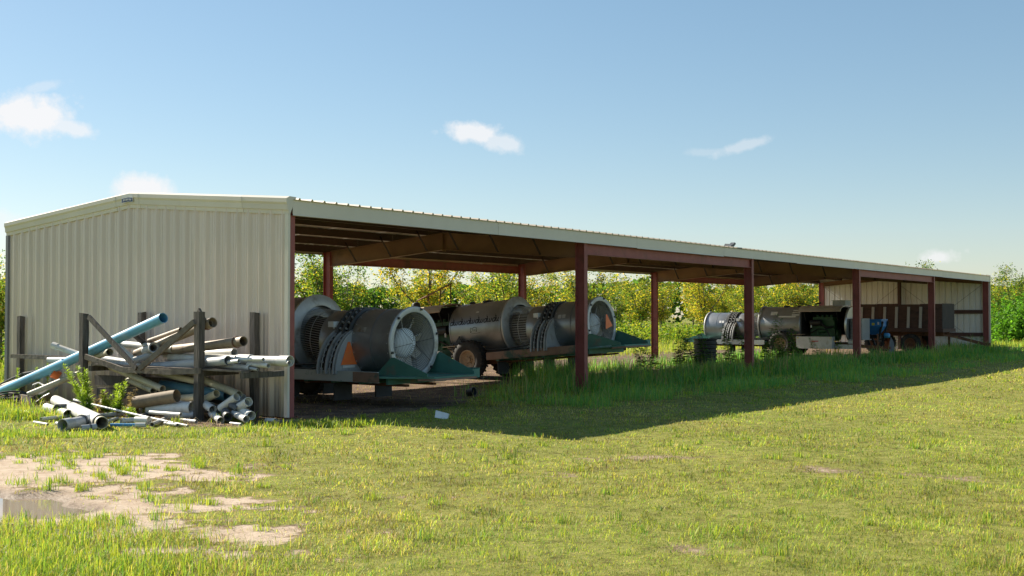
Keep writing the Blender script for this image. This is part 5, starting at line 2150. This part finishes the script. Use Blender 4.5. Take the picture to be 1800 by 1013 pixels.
def blades(x, y, z, h, w, rng, names, wts, lean=.5, seg2=True):
    n = len(x)
    az = rng.uniform(0, 2 * PI, n)
    tilt = np.clip(np.abs(rng.normal(lean, .32, n)), 0, 1.45)
    ln, h = h * np.sin(tilt), h * np.cos(tilt)
    dx, dy = np.cos(az), np.sin(az)
    b2 = az + PI / 2 + rng.normal(0, .5, n)
    sx, sy = np.cos(b2) * w / 2, np.sin(b2) * w / 2
    pal = np.array([GCOL[k] for k in names])
    if isinstance(wts, np.ndarray) and wts.ndim == 2:
        cum = np.cumsum(wts / wts.sum(1, keepdims=True), 1)
        k = (rng.uniform(0, 1, (n, 1)) > cum).sum(1).clip(0, len(names) - 1)
    else:
        k = rng.choice(len(names), n, p=np.array(wts) / sum(wts))
    c = pal[k] * rng.uniform(.75, 1.3, (n, 1))
    V = np.empty((n, 5, 3), np.float32)
    V[:, 0] = np.stack([x - sx, y - sy, z - .01], 1)
    V[:, 1] = np.stack([x + sx, y + sy, z - .01], 1)
    mx, my, mz = x + dx * ln * .40, y + dy * ln * .40, z + h * .72
    V[:, 2] = np.stack([mx - sx * .75, my - sy * .75, mz], 1)
    V[:, 3] = np.stack([mx + sx * .75, my + sy * .75, mz], 1)
    V[:, 4] = np.stack([x + dx * ln, y + dy * ln, z + h], 1)
    k = np.arange(n, dtype=np.int32)[:, None] * 5
    T = np.concatenate([k + np.array([[0, 1, 3]]), k + np.array([[0, 3, 2]]), k + np.array([[2, 3, 4]])], 0).astype(np.int32)
    return V.reshape(-1, 3), T, np.repeat(c, 5, 0).astype(np.float32)


def join(name, parts, material):
    vs, ts, cs, k = [], [], [], 0
    for V, T, C in parts:
        vs.append(V)
        ts.append(T + k)
        cs.append(C)
        k += len(V)
    return link_mesh(name, np_mesh(name, np.concatenate(vs), np.concatenate(ts), np.concatenate(cs)), material)


rng = np.random.default_rng(5)
# mown lawn in front of the camera, denser near it
n = 720000
d = np.exp(rng.uniform(np.log(6.2), np.log(75), n))
x = d * rng.uniform(-.74, .72, n)
y = d
xl, yl = loc_xy(x, y)
sand = sand_mask(x, y)
dirt = dirt_mask(x, y)
pv = pud_val(x, y)
patch = fbm(x, y, .5, 70)
patch2 = fbm(x, y, 2.2, 74)
keep = rng.uniform(0, 1, n) > np.clip(sand * 1.5 - (patch2 > .60) * .5, 0, .985)
keep &= rng.uniform(0, 1, n) > np.clip(dirt * 1.15, 0, .985)
keep &= pv < .0
keep &= ~((yl > 9) & (yl < 14) & (rng.uniform(0, 1, n) < .5))
keep &= rng.uniform(0, 1, n) < np.clip(.05 + patch2 * 1.8, .2, 1)
x, y, d, xl, yl, patch, patch2 = (a[keep] for a in (x, y, d, xl, yl, patch, patch2))
n = len(x)
z = ground_z(x, y)
tuft = np.clip((vnoise(x, y, 3.1, 81) - .55) * 4, 0, 1) * np.clip((vnoise(x, y, .8, 82) - .3) * 2, 0, 1)
lush = np.clip((1.6 - (x + 4.5) * .35), 0, 1) * np.clip((16.5 - y) * .4, 0, 1)       # longer grass round the puddle
h = (.026 + .036 * rng.uniform(0, 1, n) ** 1.8) * (1 + .9 * tuft) * np.clip(.35 + 1.3 * vnoise(x, y, 2.3, 83) * vnoise(x, y, 5.5, 84) * 2, .45, 1.9) * (1 + .55 * lush * (y < 10.5))
edge = np.clip(1 - np.abs(yl + .2) / 2.2, 0, 1) * (xl > 4) + np.clip(1 - np.abs(xl + 2.3) / .7, 0, 1) * (yl > -1.5) * .25
h = h * (1 + 1.6 * edge)
w = np.maximum(.0036, d * .00050) * rng.uniform(.7, 1.4, n)
gp = np.clip((fbm(x, y, .9, 77) - .5) * 4 + (fbm(x, y, .22, 79, 2) - .5) * 4, -1, 1)          # greener and drier patches a metre or two across
wt = np.stack([1.0 + .8 * gp, .3 + .5 * tuft + .15 * gp, 1.8 + .7 * gp, 1.2 - .6 * gp, .8 - .6 * gp, .42 - .36 * gp + .7 * (patch2 > .60)], 1)
lawn = blades(x, y, z, h, w, rng, ['green', 'deep', 'lime', 'yellow', 'straw', 'brown'], wt, 1.08)
# scattered taller tufts
nt = 330
tx, ty = [], []
dd = np.exp(rng.uniform(np.log(6.5), np.log(45), nt))
cx, cy = dd * rng.uniform(-.55, .58, nt), dd
ok = (sand_mask(cx, cy) < .9) & (dirt_mask(cx, cy) < .5) & (pud_val(cx, cy) < -.05)
cx, cy, dd = cx[ok], cy[ok], dd[ok]
# small clumps that hold on in the bare sand
sx_, sy_ = rng.uniform(-8, 1.2, 900), rng.uniform(7.4, 15.5, 900)
ok = (sand_mask(sx_, sy_) > .45) & (pud_val(sx_, sy_) < -.05) & (vnoise(sx_, sy_, 1.3, 99) > .42)
cx, cy, dd = np.concatenate([cx, sx_[ok][:170]]), np.concatenate([cy, sy_[ok][:170]]), np.concatenate([dd, sy_[ok][:170]])
rep = rng.integers(14, 46, len(cx))
bx = np.repeat(cx, rep) + rng.normal(0, .045, rep.sum())
by = np.repeat(cy, rep) + rng.normal(0, .045, rep.sum())
bh = np.repeat(np.where(sand_mask(cx, cy) > .45, rng.uniform(.03, .10, len(cx)), rng.uniform(.05, .13, len(cx))) * (1 + .5 * (cx < -3)), rep) * rng.uniform(.5, 1.1, rep.sum())
mott = (fbm(x, y, 2.6, 86, 4) - .5) * 1.5 + (fbm(x, y, .45, 87, 3) - .5) * .9
lawn = (lawn[0], lawn[1], lawn[2] * np.repeat(np.clip(1 + mott, .55, 1.45), 5)[:, None].astype(np.float32))
tufts = blades(bx, by, ground_z(bx, by), bh, np.maximum(.005, np.repeat(dd, rep) * .0006), rng, ['green', 'lime', 'yellow', 'deep'], (3, 4, 1, 1), .45)
o = join('lawn_grass', [lawn, tufts], M['grass'])
tag(o, 'short yellow green mown grass over the whole field', kind='stuff')

# dense long grass at the near left round the puddle and the pipe heap
parts = []
for (px, py, rx, ry, k, hh) in ((50, 960, 1.3, .9, 3600, .14), (150, 1000, 1.1, .6, 2400, .14), (20, 1010, 1.2, .6, 2600, .15), (330, 1004, .7, .4, 500, .09), (110, 925, .7, .3, 700, .11), (55, 884, .16, .10, 160, .12),
                               (40, 735, 1.0, .5, 1500, .22), (130, 690, 1.6, .6, 1600, .24), (200, 768, 2.4, .2, 700, .09), (450, 760, 1.6, .2, 420, .11), (20, 765, 1.4, .4, 1200, .13), (412, 742, .3, .12, 260, .24),
                               (560, 752, 1.0, .3, 900, .15), (-60, 720, 1.4, .6, 1500, .25), (0, 670, 1.2, 1.0, 2000, .3), (215, 728, .5, .3, 300, .2)):
    g = GP(px, py)
    xx, yy = g.x + rng.normal(0, rx * .5, k), g.y + rng.normal(0, ry * .5, k)
    good = pud_val(xx, yy) < .02
    xx, yy = xx[good], yy[good]
    parts.append(blades(xx, yy, ground_z(xx, yy), hh * rng.uniform(.4, 1.15, len(xx)), np.maximum(.006, yy * .0006), rng, ['green', 'lime', 'yellow', 'deep', 'straw'], (4, 5, 1, 1, .6), .6))
o = join('long_grass', parts, M['grass'])
tag(o, 'longer bright green grass round the puddle and the pipe heap', kind='stuff')

# tall grass in the shade along the open front, and inside the weedy bays
parts = []


def strip(k, xa, xb, ya, yb, h0, h1, names, wts, lean=.35, gamma=1.0, w=.009, clump=.6, cut=.50):
    xx = xa + (xb - xa) * rng.uniform(0, 1, k) ** gamma
    yy = rng.uniform(ya, yb, k)
    X = P0.x + E1.x * xx + E2.x * yy
    Y = P0.y + E1.y * xx + E2.y * yy
    c = vnoise(X, Y, clump, 91) * .6 + vnoise(X, Y, clump * 4, 92) * .4
    g = rng.uniform(0, 1, k) < np.clip((c - cut) * 6 + .5, .06, 1)
    X, Y, c = X[g], Y[g], c[g]
    hh = (h0 + (h1 - h0) * rng.uniform(0, 1, len(X)) ** 1.5) * (.55 + c * .8)
    return blades(X, Y, np.zeros(len(X)), hh, np.maximum(w, Y * .00042), rng, names, wts, lean)


GCOL['shade1'], GCOL['shade2'] = (.17, .30, .075), (.11, .25, .065)
gn = ['shade1', 'shade2', 'lime', 'straw']
parts.append(strip(16000, 5.0, 16, -3.4, .3, .10, .30, gn, (4, 3, 2, .6)))
parts.append(strip(7000, 6.0, 10.5, -1.6, 1.2, .18, .55, gn, (4, 3, 2, 1)))
parts.append(strip(8000, 10.0, 20, -1.2, 1.4, .18, .48, gn, (4, 4, 2, .5)))
parts.append(strip(24000, 16, 49.5, -1.7, .9, .18, .55, gn, (4, 4, 2, .6), gamma=1.2))
parts.append(strip(14000, 17, 50, -4.5, -1.0, .10, .28, gn, (4, 3, 2, .5), gamma=1.2))
parts.append(strip(11000, 13.5, 33, 1.0, 6.0, .12, .5, gn, (4, 3, 2, .6)))
parts.append(strip(3000, 10.2, 12.3, 1.2, 3.2, .3, .8, gn, (4, 3, 2, 1)))
parts.append(strip(900, 6, 49, -1.4, .8, .45, .95, ['straw', 'brown', 'shade1'], (4, 1, 1), lean=.25, w=.006, cut=.3))
parts.append(strip(5200, 8, 49, -1.5, .6, .22, .62, ['deep', 'shade2', 'green'], (3, 3, 1), lean=.7, w=.03, clump=.9, cut=.60))
o = join('tall_grass', parts, M['tallgrass'])
tag(o, 'tall shaded grass growing along the open front of the shed', kind='stuff')

parts = [strip(26000, -12, 62, 11, 26, .12, .45, ['green', 'lime', 'yellow', 'straw'], (3, 5, 2, .5), cut=.35, w=.014),
         strip(9000, -22, 0, 8, 30, .2, .6, ['green', 'lime', 'yellow', 'straw'], (4, 5, 2, .5), cut=.3, w=.014),
         strip(7000, 50, 62, -3, 12, .12, .5, ['green', 'lime', 'yellow'], (4, 5, 1), cut=.3, w=.014),
         strip(9000, 20, 90, 26, 60, .3, .9, ['green', 'lime', 'yellow'], (4, 5, 2), cut=.3, w=.03)]
o = join('meadow_grass', parts, M['grass'])
tag(o, 'sunlit rough grass between the shed and the orchard', kind='stuff')
# leafy undergrowth under the orchard
k = 42000
xx, yy = rng.uniform(-30, 110, k), rng.normal(25.0, 2.4, k)
X, Y = P0.x + E1.x * xx + E2.x * yy, P0.y + E1.y * xx + E2.y * yy
tp = .35 + 2.6 * np.clip(fbm(X, Y, .22, 95) - .28, 0, 1)
Z = rng.uniform(0, 1, k) * tp
cc = leaf_cols(k, rng, (2, 4, 5, 3, 1, 0)) * np.array([[1, 1.15, .8]])
V, Q, C = leaf_quads(np.stack([X, Y, Z], 1), rng.uniform(.06, .13, k), rng, cc, up_bias=.5)
k = 26000
xx, yy = rng.uniform(-30, 130, k), rng.uniform(30, 75, k)
X, Y = P0.x + E1.x * xx + E2.x * yy, P0.y + E1.y * xx + E2.y * yy
Z = rng.uniform(0, 1, k) * (.2 + 2.4 * np.clip(fbm(X, Y, .18, 96) - .3, 0, 1))
cc = leaf_cols(k, rng, (2, 4, 5, 3, 1, 0)) * np.array([[1, 1.1, .8]])
V2, Q2, C2 = leaf_quads(np.stack([X, Y, Z], 1), rng.uniform(.10, .20, k), rng, cc, up_bias=.5)
V, Q, C = np.concatenate([V, V2]), np.concatenate([Q, Q2 + len(V)]), np.concatenate([C, C2])
o = link_mesh('undergrowth', np_mesh('undergrowth', V, Q, C), M['weedleaf'])
tag(o, 'waist high leafy weeds along the orchard edge', kind='stuff')


# single weeds
def weed(p, h, kind, label, seed, cat='weed', group=None, spread=.22):
    rg = np.random.default_rng(seed)
    rr = random.Random(seed)
    root = empty('weed', p)
    tag(root, label, cat, group)
    st = MB()
    V, T, C = [], [], []
    k0 = 0
    stems = 1 if kind == 'spire' else (rr.randint(1, 3) if kind == 'tree' else rr.randint(4, 7))
    for s in range(stems):
        az = rr.uniform(0, 6.28)
        ln = rr.uniform(.02, .12) if kind == 'spire' else rr.uniform(.1, .55)
        hh = h * (1 if s == 0 else rr.uniform(.6, .98))
        top = Vector((math.cos(az) * ln * hh, math.sin(az) * ln * hh, hh))
        st.tube([(0, 0, -.03), top * .5 + Vector((0, 0, hh * .04)), top], [.010, .007, .003], 5)
        n = int(125 * hh / .6) if kind != 'tree' else int(80 * hh)
        for i in range(n):
            t = rr.uniform(.10, 1.0) if kind != 'tree' else rr.uniform(.22, 1.0)
            a = rr.uniform(0, 6.28)
            ll = spread * (1.15 - t) ** .6 * rr.uniform(.6, 1.15) + .03
            b = top * t
            up = rr.uniform(.5, 1.5) if kind in ('spire', 'bush') else rr.uniform(-.1, .35)
            d = Vector((math.cos(a), math.sin(a), up)).normalized()
            sd = d.cross(Vector((0, 0, 1))).normalized() * (.006 + ll * (.07 if kind == 'tree' else .035))
            e = b + d * ll + Vector((0, 0, -.15 * ll))
            m1 = b + d * ll * .5
            V += [b, m1 + sd, e, m1 - sd]
            T.append((k0, k0 + 1, k0 + 2, k0 + 3))
            k0 += 4
            if kind == 'seed':
                c = (.22, .17, .09)
            elif kind == 'tree':
                c = (.085, .20, .035)
            else:
                c = (.27, .37, .045) if t > .35 else (.14, .25, .035)
            f = rr.uniform(.75, 1.25)
            C += [tuple(q * f for q in c)] * 4
    st.build('stem', M['bark'] if kind == 'tree' else M['dry'], root)
    link_mesh('leaves', np_mesh('leaves', np.array([tuple(v) for v in V]), np.array(T), np.array(C)), M['weedleaf'], root)
    return root


weed(GP(157, 734), .96, 'bush', 'feathery bright green weed in front of the tall front post', 1, spread=.15)
weed(GP(205, 732), .64, 'bush', 'broad bright green weed under the shelf beam', 2, spread=.14)
weed(GP(188, 730), .46, 'bush', 'bright green weed filling the gap between two bigger ones', 3, spread=.13)
weed(GP(238, 734), .5, 'seed', 'tan seeding weed leaning over the brown pipe', 4, spread=.10)
weed(GP(178, 730), .5, 'seed', 'small tan seeding weed among the fittings', 14, spread=.08)
weed(RP(70, 690, -.7) * 1, .75, 'spire', 'green spire weed by the shelf beam end', 5, spread=.09)
weed(RP(84, 690, -.7) * 1, .85, 'spire', 'taller green spire weed beside the blue pipe', 6, spread=.09)
weed(RP(31, 690, -.5) * 1, .7, 'spire', 'grey green spire weed at the wall corner', 7, spread=.1)
for w_ in [o for o in COL.objects if o.name.startswith('weed')]:
    w_.location.z = 0
weed(GP(232, 738), .22, 'bush', 'small leafy weed under the conduit', 8, spread=.12)
wl_ = 'long leaved weed in the open bay, %s counted from the tilted sprayer'
k = 0
for (px, xl_, yl_, h) in ((1122, 17.0, 2.4, 1.15), (1150, 17.8, 2.6, 1.05), (1168, 18.6, 2.2, 1.3), (1197, 19.6, 1.6, 1.55), (1205, 20.2, 2.3, 1.2), (1216, 21.4, 1.6, 1.4), (1240, 22.4, 1.4, 1.3), (1256, 23.6, 1.5, 1.7), (1278, 24.9, 1.3, 1.2), (1296, 26, 1.0, 1.2), (1305, 27, 2.0, 1.3)):
    weed(S(xl_, yl_), h * 1.12, 'tree', ('short ' if h < 1.2 else 'tall ') + wl_ % ('first', 'second', 'third', 'fourth', 'fifth', 'sixth', 'seventh', 'eighth', 'ninth', 'tenth', 'eleventh')[k], 40 + k, group='dark weeds in the open middle bay', spread=.27)
    k += 1
for (xl_, yl_, h, lab) in ((28.5, 1.2, 1.0, 'grey green weed at the wheel of the open engine sprayer'), (30.4, 1.4, .9, 'weed beside the wheel of the open engine sprayer'), (44.6, -.6, .9, 'weed in front of the wagon drawbar'), (47.2, 4.5, .8, 'weed inside the far end wall')):
    weed(S(xl_, yl_), h, 'tree', lab, 60 + k, spread=.26)
    k += 1
weed(S(10.9, 2.6), .95, 'tree', 'grey grassy weed by the tyre of the tilted sprayer', 90, spread=.22)

# dry stalks on the shaded verge and dry tangle by the rack
for (xl_, yl_, h, lean_, lab) in ((40.2, -1.2, 1.0, .12, 'pale dry stalk standing before the wagon'), (39.8, -1.1, .9, -.45, 'pale dry stalk leaning before the wagon')):
    mb = MB()
    b = S(xl_, yl_)
    mb.tube([b, b + Vector((lean_ * h * .5, 0, h * .55)), b + Vector((lean_ * h, 0, h))], [.012, .010, .006], 5)
    o = mb.build('dry_stalk', M['dry'])
    tag(o, lab, 'stalk')
mb = MB()
rr = random.Random(4)
for i in range(46):
    g = GP(rr.uniform(280, 392), rr.uniform(742, 750), 0)
    a = rr.uniform(0, 6.28)
    L_ = rr.uniform(.12, .3)
    mb.tube([g, g + Vector((math.cos(a) * L_ * .5, math.sin(a) * L_ * .5, rr.uniform(.03, .14))), g + Vector((math.cos(a) * L_, math.sin(a) * L_, .01))], .004, 4, caps=False)
o = mb.build('dry_grass', M['dry'])
tag(o, 'tangle of dry grass stems by the front post', kind='stuff')
# a dry brown mulch of clippings and twigs on the bare ground
k = 26000
gx_, gy_ = [], []
xx = rng.uniform(-2.0, .1, k)
yy = rng.uniform(-1.5, 8.5, k)
X, Y = P0.x + E1.x * xx + E2.x * yy, P0.y + E1.y * xx + E2.y * yy
g = rng.uniform(0, 1, k) < dirt_mask(X, Y) * .6
X, Y = X[g], Y[g]
part1 = blades(X, Y, ground_z(X, Y), rng.uniform(.01, .05, len(X)), np.full(len(X), .012), rng, ['brown', 'straw', 'deep'], (4, 2, .6), 1.3)
k = 16000
xx, yy = rng.uniform(0.4, 20, k), rng.uniform(-.5, 9.5, k)
X, Y = P0.x + E1.x * xx + E2.x * yy, P0.y + E1.y * xx + E2.y * yy
part2 = blades(X, Y, ground_z(X, Y), rng.uniform(.01, .06, k), np.full(k, .014), rng, ['brown', 'straw', 'green'], (4, 2, 1), 1.3)
d = np.exp(rng.uniform(np.log(6.5), np.log(17), 9000))
X = d * rng.uniform(-.6, 0, 9000)
g = (sand_mask(X, d) > .4) & (pud_val(X, d) < -.02)
X, Y = X[g], d[g]
part3 = blades(X, Y, ground_z(X, Y), rng.uniform(.008, .03, len(X)), np.full(len(X), .006), rng, ['brown', 'straw', 'green'], (4, 1.5, 1.5), 1.3)
o = join('plant_litter', [part1, part2, part3], M['grass'])
tag(o, 'dry brown clippings and twigs on the bare ground', kind='stuff')
